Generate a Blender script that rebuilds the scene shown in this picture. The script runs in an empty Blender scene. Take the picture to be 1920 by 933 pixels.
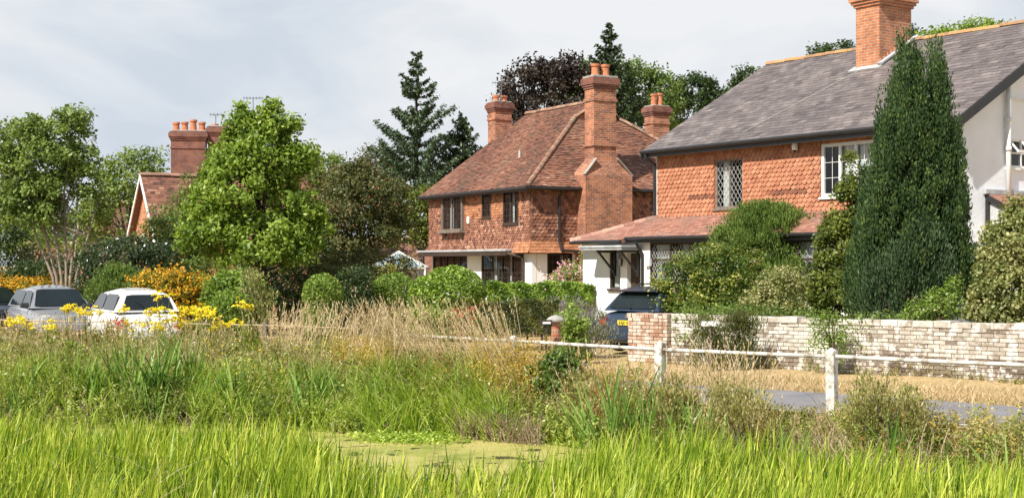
import bpy, math, random
import numpy as np
from mathutils import Vector, Matrix

# ---------------------------------------------------------------- camera, sky, sun, exposure
scene = bpy.context.scene
COL = scene.collection
R = math.radians
F = 2600.0          # focal length in photo pixels (1920 wide)
CX, HY, H = 960.0, 495.0, 2.1

cam_d = bpy.data.cameras.new("camera"); cam = bpy.data.objects.new("camera", cam_d); COL.objects.link(cam)
cam_d.sensor_width = 36.0; cam_d.lens = F / 1920 * 36.0
cam.location = (0, 0, H); cam.rotation_euler = (R(90 + math.degrees(math.atan(28.5 / F))), 0, 0)
cam_d.clip_end = 3000; cam_d.clip_start = 0.1
scene.camera = cam

SUN_EL, SUN_DIR = 46.0, (-0.62, -0.785)      # horizontal direction towards the sun
world = bpy.data.worlds.new("World"); scene.world = world; world.use_nodes = True
nt = world.node_tree; nt.nodes.clear()
out = nt.nodes.new("ShaderNodeOutputWorld"); bg = nt.nodes.new("ShaderNodeBackground")
sky = nt.nodes.new("ShaderNodeTexSky"); sky.sky_type = 'NISHITA'; sky.sun_disc = False
sky.sun_elevation = R(SUN_EL); sky.sun_rotation = math.atan2(SUN_DIR[0], SUN_DIR[1])
sky.air_density = 1.0; sky.dust_density = 1.5; sky.ozone_density = 1.5
tc = nt.nodes.new("ShaderNodeTexCoord"); mp = nt.nodes.new("ShaderNodeMapping")
mp.inputs['Scale'].default_value = (1.0, 1.0, 2.6)
nz = nt.nodes.new("ShaderNodeTexNoise"); nz.inputs['Scale'].default_value = 4.4
nz.inputs['Detail'].default_value = 6; nz.inputs['Roughness'].default_value = 0.52; nz.inputs['Distortion'].default_value = 0.35
cr = nt.nodes.new("ShaderNodeValToRGB")
e = cr.color_ramp.elements
e[0].position = 0.38; e[0].color = (5.6, 6.2, 6.95, 1)
e[1].position = 0.60; e[1].color = (7.6, 7.75, 7.95, 1)
nz2 = nt.nodes.new("ShaderNodeTexNoise"); nz2.inputs['Scale'].default_value = 1.7; nz2.inputs['Detail'].default_value = 4
cr2 = nt.nodes.new("ShaderNodeValToRGB"); cr2.color_ramp.elements[0].position = .38; cr2.color_ramp.elements[1].position = .55
cr2.color_ramp.elements[0].color = (.90, .90, .90, 1); cr2.color_ramp.elements[1].color = (1, 1, 1, 1)
mx = nt.nodes.new("ShaderNodeMixRGB")
nt.links.new(tc.outputs['Generated'], mp.inputs[0]); nt.links.new(mp.outputs[0], nz.inputs['Vector']); nt.links.new(mp.outputs[0], nz2.inputs['Vector'])
nt.links.new(nz.outputs[0], cr.inputs[0]); nt.links.new(nz2.outputs[0], cr2.inputs[0])
nt.links.new(cr2.outputs[0], mx.inputs[0]); nt.links.new(sky.outputs[0], mx.inputs[1]); nt.links.new(cr.outputs[0], mx.inputs[2])
sz = nt.nodes.new("ShaderNodeSeparateXYZ"); nt.links.new(tc.outputs['Generated'], sz.inputs[0])   # unseen upper sky darkened and blued on purpose, to weaken fill in shadows
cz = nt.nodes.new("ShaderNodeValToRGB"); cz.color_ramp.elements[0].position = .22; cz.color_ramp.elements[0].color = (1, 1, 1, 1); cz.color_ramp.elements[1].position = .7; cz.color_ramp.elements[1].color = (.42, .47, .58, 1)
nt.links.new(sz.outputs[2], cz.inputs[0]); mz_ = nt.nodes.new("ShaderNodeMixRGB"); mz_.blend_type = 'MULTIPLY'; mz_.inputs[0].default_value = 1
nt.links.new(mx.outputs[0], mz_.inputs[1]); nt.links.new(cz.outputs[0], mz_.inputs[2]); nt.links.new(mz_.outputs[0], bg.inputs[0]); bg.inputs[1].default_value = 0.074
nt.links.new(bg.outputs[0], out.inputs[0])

sun_d = bpy.data.lights.new("sun", 'SUN'); sun_d.energy = 5.0; sun_d.angle = R(0.53); sun_d.color = (1.0, 0.95, 0.86)
sun = bpy.data.objects.new("sun", sun_d); COL.objects.link(sun)
sv = Vector((SUN_DIR[0] * math.cos(R(SUN_EL)), SUN_DIR[1] * math.cos(R(SUN_EL)), math.sin(R(SUN_EL))))
sun.rotation_euler = sv.to_track_quat('Z', 'Y').to_euler(); sun.location = (-30, -30, 40)

scene.view_settings.view_transform = 'Standard'; scene.view_settings.look = 'None'
scene.view_settings.exposure = 0.62; scene.view_settings.gamma = 1.0; scene.view_settings.use_curve_mapping = False
scene.render.engine = 'CYCLES'
scene.cycles.max_bounces = 6; scene.cycles.diffuse_bounces = 3; scene.cycles.glossy_bounces = 3
scene.cycles.transmission_bounces = 4; scene.cycles.transparent_max_bounces = 8
scene.cycles.use_denoising = True

# ---------------------------------------------------------------- helpers
rng = np.random.default_rng(11); random.seed(11)
V3 = lambda *a: np.array(a, float)
def px(x, d): return (x - CX) / F * d
def pz(y, d): return H + (HY - y) / F * d

def tag(o, label=None, cat=None, group=None, kind=None):
    if label: o['label'] = label
    if cat: o['category'] = cat
    if group: o['group'] = group
    if kind: o['kind'] = kind
    return o
def empty(name, loc=(0, 0, 0), rz=0, label=None, cat=None, group=None):
    o = bpy.data.objects.new(name, None); COL.objects.link(o)
    o.location = loc; o.rotation_euler = (0, 0, rz); o.empty_display_size = .2
    return tag(o, label, cat, group)
def copy_tree(o, parent=None):
    c = o.copy(); COL.objects.link(c)
    if parent: c.parent = parent
    for ch in o.children: copy_tree(ch, c)
    return c

def finish(me, name, mat, parent, r=None, smooth=False, bevel=0):
    if mat: me.materials.append(mat)
    if r is not None:
        a = me.attributes.new('r', 'FLOAT', 'FACE'); a.data.foreach_set('value', np.asarray(r, np.float32))
    if smooth:
        me.polygons.foreach_set('use_smooth', np.ones(len(me.polygons), bool))
    o = bpy.data.objects.new(name, me); COL.objects.link(o)
    if parent: o.parent = parent
    if bevel:
        m = o.modifiers.new('bev', 'BEVEL'); m.width = bevel; m.segments = 2; m.limit_method = 'ANGLE'
    return o

class MB:
    def __init__(s): s.v = []; s.f = []; s.r = []
    def add(s, vs, fs, r=None):
        b = len(s.v); s.v.extend([tuple(map(float, p)) for p in vs])
        for f in fs: s.f.append([b + i for i in f]); s.r.append(random.random() if r is None else r)
        return s
    def hexa(s, p, r=None):   # p: 8 points, bottom 4 ccw then top 4
        return s.add(p, [(3, 2, 1, 0), (4, 5, 6, 7), (0, 1, 5, 4), (1, 2, 6, 5), (2, 3, 7, 6), (3, 0, 4, 7)], r)
    def box(s, x0, x1, y0, y1, z0, z1, r=None):
        return s.hexa([(x0, y0, z0), (x1, y0, z0), (x1, y1, z0), (x0, y1, z0), (x0, y0, z1), (x1, y0, z1), (x1, y1, z1), (x0, y1, z1)], r)
    def fbox(s, P, u0, u1, z0, z1, n0, n1, r=None):
        return s.hexa([P.pt(u0, z0, n0), P.pt(u1, z0, n0), P.pt(u1, z0, n1), P.pt(u0, z0, n1), P.pt(u0, z1, n0), P.pt(u1, z1, n0), P.pt(u1, z1, n1), P.pt(u0, z1, n1)], r)
    def bar(s, a, b, w, t=None, up=(0, 0, 1), r=None):
        a = np.array(a, float); b = np.array(b, float); t = t or w; d = b - a; d /= np.linalg.norm(d)
        up = np.array(up, float); 
        if abs(d @ up) > .99: up = np.array((1., 0, 0))
        x = np.cross(d, up); x /= np.linalg.norm(x); y = np.cross(x, d)
        q = [a - x * w / 2 - y * t / 2, a + x * w / 2 - y * t / 2, a + x * w / 2 + y * t / 2, a - x * w / 2 + y * t / 2]
        return s.hexa(q + [p + (b - a) for p in q], r)
    def tube(s, pts, rad, n=8, r=None, cap=True):
        pts = [np.array(p, float) for p in pts]; rad = rad if hasattr(rad, '__len__') else [rad] * len(pts)
        rings = []
        for i, p in enumerate(pts):
            d = pts[min(i + 1, len(pts) - 1)] - pts[max(i - 1, 0)]; d /= np.linalg.norm(d) + 1e-9
            up = np.array((0, 0, 1.)) if abs(d[2]) < .9 else np.array((1., 0, 0))
            x = np.cross(d, up); x /= np.linalg.norm(x); y = np.cross(x, d)
            rings.append([p + rad[i] * (math.cos(2 * math.pi * k / n) * x + math.sin(2 * math.pi * k / n) * y) for k in range(n)])
        vs = [q for ring in rings for q in ring]; fs = []
        for i in range(len(pts) - 1):
            for k in range(n):
                k2 = (k + 1) % n; fs.append((i * n + k, i * n + k2, (i + 1) * n + k2, (i + 1) * n + k))
        if cap: fs += [tuple(range(n))[::-1], tuple((len(pts) - 1) * n + k for k in range(n))]
        return s.add(vs, fs, r)
    def lathe(s, c, prof, n=14, r=None):   # prof [(radius,z)]
        vs = []; fs = []
        for (ra, z) in prof:
            for k in range(n): vs.append((c[0] + ra * math.cos(2 * math.pi * k / n), c[1] + ra * math.sin(2 * math.pi * k / n), c[2] + z))
        for i in range(len(prof) - 1):
            for k in range(n):
                k2 = (k + 1) % n; fs.append((i * n + k, i * n + k2, (i + 1) * n + k2, (i + 1) * n + k))
        fs += [tuple(range(n))[::-1], tuple((len(prof) - 1) * n + k for k in range(n))]
        return s.add(vs, fs, r)
    def build(s, name, mat, parent=None, smooth=False, bevel=0):
        me = bpy.data.meshes.new(name); me.from_pydata(s.v, [], s.f); me.update()
        uv = me.uv_layers.new(name='UVMap')
        co = np.array(s.v); data = np.zeros((len(me.loops), 2))
        for p in me.polygons:
            n = np.array(p.normal); h = math.hypot(n[0], n[1])
            if h < .05: t = np.array((1., 0, 0)); b = np.array((0, 1., 0))
            else: t = np.array((-n[1], n[0], 0)) / h; b = np.cross(n, t)
            for li in p.loop_indices:
                q = co[me.loops[li].vertex_index]; data[li] = (q @ t, q @ b)
        uv.data.foreach_set('uv', data.ravel())
        return finish(me, name, mat, parent, s.r, smooth, bevel)

class Plane:      # a facade: O corner, U along, N outward (local coords of its house)
    def __init__(s, O, U, N): s.O, s.U, s.N = np.array(O, float), np.array(U, float), np.array(N, float)
    def pt(s, u, z, n=0): return s.O + s.U * u + s.N * n + V3(0, 0, z)

class House:
    def __init__(s, origin, ang): s.o = origin; s.a = ang; s.c, s.s = math.cos(ang), math.sin(ang)
    def world(s, p): return V3(s.o[0] + s.c * p[0] - s.s * p[1], s.o[1] + s.s * p[0] + s.c * p[1], p[2])
    def uz(s, P, x, y, n=0):   # real place on facade P seen at photo pixel x, y
        lo, hi = -6., 30.
        f = lambda u: (lambda w: CX + F * w[0] / w[1])(s.world(P.pt(u, 0, n)))
        inc = f(hi) > f(lo)
        for _ in range(50):
            m = (lo + hi) / 2
            if (f(m) < x) == inc: lo = m
            else: hi = m
        w = s.world(P.pt(lo, 0, n)); return lo, H + (HY - y) / F * w[1]
    def rect(s, P, x0, y0, x1, y1, n=0):
        a = s.uz(P, x0, (y0 + y1) / 2, n)[0]; b = s.uz(P, x1, (y0 + y1) / 2, n)[0]
        xm = (x0 + x1) / 2; za = s.uz(P, xm, y0, n)[1]; zb = s.uz(P, xm, y1, n)[1]
        return min(a, b), max(a, b), min(za, zb), max(za, zb)

# ---------------------------------------------------------------- materials
def nodes(name):
    m = bpy.data.materials.new(name); m.use_nodes = True; t = m.node_tree
    return m, t, t.nodes['Principled BSDF']
def N(t, k, **kw):
    n = t.nodes.new(k)
    for a, b in kw.items(): setattr(n, a, b)
    return n
def ramp(t, stops):
    n = N(t, 'ShaderNodeValToRGB'); el = n.color_ramp.elements
    while len(el) < len(stops): el.new(.5)
    for q, (p, c) in zip(el, stops): q.position = p; q.color = (*c, 1) if len(c) == 3 else c
    return n
def noise(t, scale, detail=4, coord='Object', rough=.5):
    c = N(t, 'ShaderNodeTexCoord'); n = N(t, 'ShaderNodeTexNoise'); n.inputs['Scale'].default_value = scale
    n.inputs['Detail'].default_value = detail; n.inputs['Roughness'].default_value = rough
    t.links.new(c.outputs[coord], n.inputs['Vector']); return n
def mul(t, a, b, fac=1, mode='MULTIPLY'):
    m = N(t, 'ShaderNodeMixRGB', blend_type=mode); m.inputs[0].default_value = fac
    for i, q in ((1, a), (2, b)):
        if hasattr(q, 'links') or hasattr(q, 'is_linked'): t.links.new(q, m.inputs[i])
        else: m.inputs[i].default_value = (*q, 1)
    return m.outputs[0]
def bump(t, b, src, dist, strength=.6):
    n = N(t, 'ShaderNodeBump'); n.inputs['Distance'].default_value = dist; n.inputs['Strength'].default_value = strength
    t.links.new(src, n.inputs['Height']); t.links.new(n.outputs[0], b.inputs['Normal'])

def plain(name, c, rough=.6, metal=0, var=.25, scale=6, bd=.002, spec=.5, coat=0):
    m, t, b = nodes(name)
    n = noise(t, scale, 5); k = ramp(t, [(.3, (1 - var,) * 3), (.7, (1 + var * .4,) * 3)])
    t.links.new(n.outputs[0], k.inputs[0]); t.links.new(mul(t, k.outputs[0], c), b.inputs['Base Color'])
    b.inputs['Roughness'].default_value = rough; b.inputs['Metallic'].default_value = metal
    b.inputs['Specular IOR Level'].default_value = spec
    if coat: b.inputs['Coat Weight'].default_value = coat; b.inputs['Coat Roughness'].default_value = .04
    if bd: bump(t, b, noise(t, scale * 8, 3).outputs[0], bd)
    return m
def attr(name, stops, rough=.75, stain=None, sscale=1.2, slo=.5, shi=.68, bd=.003):
    """colour by the random value of each tile / brick, with real stains or lichen of their own shape"""
    m, t, b = nodes(name)
    a = N(t, 'ShaderNodeAttribute', attribute_name='r'); k = ramp(t, stops)
    t.links.new(a.outputs['Fac'], k.inputs[0]); c = k.outputs[0]
    n = noise(t, 14, 4); kk = ramp(t, [(.3, (.78,) * 3), (.7, (1.15,) * 3)]); t.links.new(n.outputs[0], kk.inputs[0]); c = mul(t, c, kk.outputs[0])
    if stain:
        s = noise(t, sscale, 7, rough=.65); ks = ramp(t, [(slo, (0,) * 3), (shi, (1,) * 3)]); t.links.new(s.outputs[0], ks.inputs[0])
        mx = N(t, 'ShaderNodeMixRGB'); t.links.new(ks.outputs[0], mx.inputs[0]); t.links.new(c, mx.inputs[1]); mx.inputs[2].default_value = (*stain, 1); c = mx.outputs[0]
    t.links.new(c, b.inputs['Base Color']); b.inputs['Roughness'].default_value = rough
    bump(t, b, noise(t, 60, 3).outputs[0], bd)
    return m
def brick(name, c1, c2, mortar, dark=None, scale=1.0):
    m, t, b = nodes(name)
    uv = N(t, 'ShaderNodeUVMap', uv_map='UVMap'); bt = N(t, 'ShaderNodeTexBrick')
    t.links.new(uv.outputs[0], bt.inputs['Vector'])
    bt.inputs['Color1'].default_value = (*c1, 1); bt.inputs['Color2'].default_value = (*c2, 1); bt.inputs['Mortar'].default_value = (*mortar, 1)
    bt.inputs['Scale'].default_value = scale; bt.inputs['Brick Width'].default_value = .225; bt.inputs['Row Height'].default_value = .078
    bt.inputs['Mortar Size'].default_value = .009; bt.inputs['Mortar Smooth'].default_value = .2; bt.inputs['Bias'].default_value = -.1
    c = bt.outputs[0]
    n = noise(t, 2.2, 7, rough=.7); k = ramp(t, [(.32, (.55, .5, .48)), (.55, (1, 1, 1)), (.75, (1.25, 1.12, 1.05))]); t.links.new(n.outputs[0], k.inputs[0])
    c = mul(t, c, k.outputs[0]); t.links.new(c, b.inputs['Base Color']); b.inputs['Roughness'].default_value = .85
    inv = N(t, 'ShaderNodeMath', operation='SUBTRACT'); inv.inputs[0].default_value = 1; t.links.new(bt.outputs['Fac'], inv.inputs[1])
    bump(t, b, inv.outputs[0], .008, .8)
    return m
def leafmat(name, dark, mid, light, trans=.32, rough=.42, spec=.28):
    m, t, b = nodes(name)
    a = N(t, 'ShaderNodeAttribute', attribute_name='r'); k = ramp(t, [(.05, dark), (.5, mid), (.95, light)])
    t.links.new(a.outputs['Fac'], k.inputs[0]); t.links.new(k.outputs[0], b.inputs['Base Color'])
    b.inputs['Roughness'].default_value = rough; b.inputs['Specular IOR Level'].default_value = spec
    tr = N(t, 'ShaderNodeBsdfTranslucent'); t.links.new(mul(t, k.outputs[0], (1.5, 1.45, .7)), tr.inputs[0])
    ms = N(t, 'ShaderNodeMixShader'); ms.inputs[0].default_value = trans
    t.links.new(b.outputs[0], ms.inputs[1]); t.links.new(tr.outputs[0], ms.inputs[2])
    t.links.new(ms.outputs[0], t.nodes['Material Output'].inputs[0]); return m
def glassmat(name, tint=(.75, .8, .82), rough=.02):
    m, t, b = nodes(name); t.nodes.remove(b)
    tr = N(t, 'ShaderNodeBsdfTransparent'); tr.inputs[0].default_value = (*tint, 1)
    gl = N(t, 'ShaderNodeBsdfGlossy'); gl.inputs['Roughness'].default_value = rough; gl.inputs['Color'].default_value = (1, 1, 1, 1)
    lw_ = N(t, 'ShaderNodeLayerWeight'); lw_.inputs[0].default_value = .5
    pw = N(t, 'ShaderNodeMath', operation='POWER'); t.links.new(lw_.outputs['Facing'], pw.inputs[0]); pw.inputs[1].default_value = 4
    fr = N(t, 'ShaderNodeMath', operation='MULTIPLY_ADD'); t.links.new(pw.outputs[0], fr.inputs[0]); fr.inputs[1].default_value = .7; fr.inputs[2].default_value = .045
    nb = N(t, 'ShaderNodeBump'); nb.inputs['Distance'].default_value = .004; nb.inputs['Strength'].default_value = .35
    t.links.new(noise(t, 2.5, 2).outputs[0], nb.inputs['Height']); t.links.new(nb.outputs[0], gl.inputs['Normal'])
    ms = N(t, 'ShaderNodeMixShader'); t.links.new(fr.outputs[0], ms.inputs[0]); t.links.new(tr.outputs[0], ms.inputs[1]); t.links.new(gl.outputs[0], ms.inputs[2])
    t.links.new(ms.outputs[0], t.nodes['Material Output'].inputs[0]); return m

M = {}
M['tile_orange'] = attr('tile_orange', [(0, (.13, .05, .03)), (.15, (.30, .11, .055)), (.5, (.40, .16, .083)), (1, (.50, .24, .14))], stain=(.16, .06, .04), sscale=1.1, slo=.6, shi=.78)
M['tile_wall_orange'] = attr('tile_wall_orange', [(0, (.16, .065, .035)), (.3, (.33, .13, .06)), (1, (.50, .23, .115))])
M['tile_wall_brown'] = attr('tile_wall_brown', [(0, (.09, .04, .03)), (.35, (.22, .09, .055)), (.75, (.33, .15, .09)), (1, (.44, .25, .17))])
M['roof_red'] = attr('roof_red', [(0, (.06, .035, .028)), (.3, (.17, .075, .05)), (.7, (.29, .13, .08)), (1, (.42, .25, .17))], stain=(.13, .10, .065), sscale=.8, slo=.5, shi=.75)
M['roof_pink'] = attr('roof_pink', [(0, (.20, .09, .07)), (.5, (.36, .17, .12)), (1, (.50, .30, .23))], stain=(.22, .15, .12), sscale=1.5, slo=.5, shi=.75)
M['slate'] = attr('slate', [(0, (.085, .072, .07)), (.5, (.145, .121, .117)), (1, (.23, .195, .182))], rough=.6, stain=(.23, .19, .18), sscale=1.6, slo=.52, shi=.85)
M['ridge_lichen'] = attr('ridge_lichen', [(0, (.25, .15, .10)), (.5, (.38, .20, .10)), (1, (.48, .27, .12))], stain=(.44, .25, .06), sscale=5, slo=.50, shi=.62)
M['ridge_red'] = attr('ridge_red', [(0, (.16, .09, .06)), (1, (.40, .22, .15))], stain=(.35, .30, .18), sscale=3, slo=.55, shi=.7)
M['brick'] = brick('brick', (.50, .17, .075), (.20, .065, .04), (.42, .34, .26))
M['brick_dark'] = brick('brick_dark', (.27, .09, .055), (.17, .06, .045), (.20, .15, .12))
M['brick_orange'] = brick('brick_orange', (.55, .20, .08), (.38, .13, .06), (.46, .38, .30))
M['render_white'] = plain('render_white', (.82, .82, .80), .9, var=.12, scale=1.3, bd=.01)
M['render_grey'] = plain('render_grey', (.84, .86, .90), .9, var=.08, scale=1.1, bd=.012)
M['white_paint'] = plain('white_paint', (.78, .78, .75), .5, var=.12, scale=5)
M['fence_paint'] = attr('fence_paint', [(0, (.55, .53, .49)), (1, (.78, .77, .73))], stain=(.30, .26, .20), sscale=7, slo=.50, shi=.60)
M['black_paint'] = plain('black_paint', (.022, .021, .022), .45)
M['dark_wood'] = plain('dark_wood', (.055, .034, .024), .6, var=.4, scale=9)
M['grey_wood'] = plain('grey_wood', (.20, .16, .13), .8, var=.4, scale=9)
M['lead'] = plain('lead', (.42, .43, .44), .6, var=.3, scale=4)
M['came'] = plain('came', (.34, .34, .33), .5, var=.1)
M['came_dark'] = plain('came_dark', (.06, .055, .05), .5, var=.1)
M['interior'] = plain('interior', (.018, .017, .017), .9)
M['curtain'] = plain('curtain', (.72, .70, .66), .9, var=.15, scale=8)
M['glass'] = glassmat('glass')
M['terracotta'] = plain('terracotta', (.52, .19, .09), .8, var=.35, scale=7)
M['cement'] = plain('cement', (.34, .33, .30), .9, var=.35, scale=6)
M['metal'] = plain('metal', (.25, .25, .26), .4, .8)
M['bark'] = plain('bark', (.12, .09, .065), .9, var=.45, scale=7, bd=.01)
M['bark_pale'] = plain('bark_pale', (.30, .25, .19), .9, var=.4, scale=5, bd=.008)
M['bark_dark'] = plain('bark_dark', (.045, .035, .028), .9, var=.4, scale=7, bd=.01)
# ---------------------------------------------------------------- ground, pond, lane
FDIR = V3(-.745, .667, 0); FNOR = V3(.667, .745, 0); F0 = V3(4.22, 18.3, 0)   # line of the white fence
EDGE = np.array([(-60, 20), (-20, 21.6), (-8, 21.4), (-4, 21.0), (-.9, 20.2), (1.5, 18.9), (3.6, 16.6), (6.2, 14.2), (12, 9), (30, -8)], float)
def edge_dist(x, y):      # >0 on the land beyond the pond's far bank
    x = np.asarray(x, float); y = np.asarray(y, float)
    best = np.full(x.shape, 1e9)
    for a, b in zip(EDGE[:-1], EDGE[1:]):
        d = b - a; t = np.clip(((x - a[0]) * d[0] + (y - a[1]) * d[1]) / (d @ d), 0, 1)
        best = np.minimum(best, np.hypot(x - a[0] - t * d[0], y - a[1] - t * d[1]))
    return best * np.where(y > np.interp(x, EDGE[:, 0], EDGE[:, 1]), 1, -1)
def gz(x, y):
    e = edge_dist(x, y)
    t = np.clip((e + .25) / 1.7, 0, 1); t = t * t * (3 - 2 * t)
    z = -.62 + .62 * t
    x = np.asarray(x, float); y = np.asarray(y, float)
    z = z + .03 * np.sin(x * 1.7 + y * .9) * np.sin(y * 1.3 - x * .4) * (t > .98) * np.clip(e - 1.5, 0, 1) * (np.abs((x - 4.22) * .667 + (y - 18.3) * .745 - 2) > 1.9)
    return z
def fsd(x, y): return (x - F0[0]) * FNOR[0] + (y - F0[1]) * FNOR[1]

xs = np.unique(np.concatenate([-np.geomspace(24, 900, 16)[::-1], np.linspace(-24, 20, 177), np.geomspace(20, 900, 16)]))
ys = np.unique(np.concatenate([[-300, -100, -40, -15, -5, 0, 4], np.linspace(5, 45, 161), np.geomspace(45, 1500, 22)]))
X, Y = np.meshgrid(xs, ys); Z = gz(X, Y)
V = np.stack([X.ravel(), Y.ravel(), Z.ravel()], 1); nx = len(xs); ny = len(ys)
i, j = np.meshgrid(np.arange(nx - 1), np.arange(ny - 1)); q = (j * nx + i).ravel()
Fq = np.stack([q, q + 1, q + nx + 1, q + nx], 1)
def np_mesh(name, V, Fq, mat, parent=None, r=None, smooth=False):
    me = bpy.data.meshes.new(name); k = Fq.shape[1]
    me.vertices.add(len(V)); me.vertices.foreach_set('co', V.astype(np.float32).ravel())
    me.loops.add(Fq.size); me.loops.foreach_set('vertex_index', Fq.astype(np.int32).ravel())
    me.polygons.add(len(Fq)); me.polygons.foreach_set('loop_start', np.arange(0, Fq.size, k, dtype=np.int32))
    me.update(calc_edges=True)
    return finish(me, name, mat, parent, r, smooth)

m, t, b = nodes('ground_mat')
n1 = noise(t, .35, 6); n2 = noise(t, 9, 6, rough=.7)
k1 = ramp(t, [(.38, (.42, .32, .16)), (.55, (.50, .37, .19)), (.68, (.20, .20, .06))]); t.links.new(n1.outputs[0], k1.inputs[0])
k2 = ramp(t, [(.3, (.45, .4, .35)), (.6, (1.15, 1.1, 1.05))]); t.links.new(n2.outputs[0], k2.inputs[0])
gm = N(t, 'ShaderNodeNewGeometry'); sx = N(t, 'ShaderNodeSeparateXYZ'); t.links.new(gm.outputs['Position'], sx.inputs[0])
kz = ramp(t, [(.0, (1, 1, 1)), (.5, (0, 0, 0))]); mz = N(t, 'ShaderNodeMath', operation='MULTIPLY_ADD'); mz.inputs[1].default_value = 5; mz.inputs[2].default_value = .6
t.links.new(sx.outputs[2], mz.inputs[0]); t.links.new(mz.outputs[0], kz.inputs[0])
gmx = N(t, 'ShaderNodeMixRGB'); t.links.new(kz.outputs[0], gmx.inputs[0]); t.links.new(mul(t, k1.outputs[0], k2.outputs[0]), gmx.inputs[1]); t.links.new(mul(t, (.075, .058, .035), k2.outputs[0]), gmx.inputs[2])
t.links.new(gmx.outputs[0], b.inputs['Base Color']); b.inputs['Roughness'].default_value = .95
bump(t, b, noise(t, 25, 5).outputs[0], .04)
M['ground'] = m
tag(np_mesh('ground', V, Fq, M['ground'], smooth=True), kind='structure')

# pond with duckweed
m, t, b = nodes('pond_mat')
n1 = noise(t, 1.1, 7, rough=.62); n2 = noise(t, 40, 4, rough=.7); n3 = noise(t, 2.7, 5)
k1 = ramp(t, [(.36, (.21, .25, .04)), (.48, (.37, .35, .09)), (.62, (.47, .41, .14))]); t.links.new(n1.outputs[0], k1.inputs[0])
k2 = ramp(t, [(.34, (.35, .38, .3)), (.5, (.95, .95, .9)), (.7, (1.2, 1.2, 1.1))]); t.links.new(n2.outputs[0], k2.inputs[0])
k3 = ramp(t, [(.37, (0, 0, 0)), (.41, (1, 1, 1))]); t.links.new(n3.outputs[0], k3.inputs[0])
mxn = N(t, 'ShaderNodeMixRGB'); t.links.new(k3.outputs[0], mxn.inputs[0]); mxn.inputs[1].default_value = (.035, .03, .02, 1)
t.links.new(mul(t, k1.outputs[0], k2.outputs[0]), mxn.inputs[2]); t.links.new(mxn.outputs[0], b.inputs['Base Color'])
kr = ramp(t, [(0, (.08,) * 3), (1, (.6,) * 3)]); t.links.new(k3.outputs[0], kr.inputs[0]); t.links.new(kr.outputs[0], b.inputs['Roughness'])
bump(t, b, n2.outputs[0], .012)
M['pond'] = m
mb = MB(); mb.add([(-60, -60, -.4), (60, -60, -.4), (60, 30, -.4), (-60, 30, -.4)], [(0, 1, 2, 3)])
tag(mb.build('pond_water', M['pond']), kind='structure')

# lane: a strip just beyond the fence
m, t, b = nodes('asphalt'); n1 = noise(t, 1.2, 5); n2 = noise(t, 120, 2)
k1 = ramp(t, [(.3, (.17, .165, .175)), (.7, (.25, .24, .25))]); t.links.new(n1.outputs[0], k1.inputs[0])
k2 = ramp(t, [(.3, (.75,) * 3), (.7, (1.15,) * 3)]); t.links.new(n2.outputs[0], k2.inputs[0])
t.links.new(mul(t, k1.outputs[0], k2.outputs[0]), b.inputs['Base Color']); b.inputs['Roughness'].default_value = .85; bump(t, b, n2.outputs[0], .006)
M['asphalt'] = m
mb = MB(); s = np.arange(-30, 60, 1.0); rg = np.random.default_rng(3)
pn = [.55 + .08 * math.sin(q * .9) for q in s]; pf = [3.45 + .12 * math.sin(q * .7 + 1) + .05 * math.sin(q * 2.9) for q in s]
for a, b_, n0, n1_, f0, f1 in zip(s[:-1], s[1:], pn[:-1], pn[1:], pf[:-1], pf[1:]):
    mb.add([F0 + FDIR * a + FNOR * n0 + V3(0, 0, .035), F0 + FDIR * b_ + FNOR * n1_ + V3(0, 0, .035), F0 + FDIR * b_ + FNOR * f1 + V3(0, 0, .035), F0 + FDIR * a + FNOR * f0 + V3(0, 0, .035)], [(3, 2, 1, 0)])
tag(mb.build('lane', M['asphalt']), kind='structure')
mb = MB()
for k in range(-12, 20):
    a = k * 2.2 + .3
    mb.add([F0 + FDIR * a + FNOR * .72 + V3(0, 0, .039), F0 + FDIR * (a + 1.1) + FNOR * .72 + V3(0, 0, .039), F0 + FDIR * (a + 1.1) + FNOR * .80 + V3(0, 0, .039), F0 + FDIR * a + FNOR * .80 + V3(0, 0, .039)], [(3, 2, 1, 0)])
tag(mb.build('road_markings', M['white_paint']), kind='structure')

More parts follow.
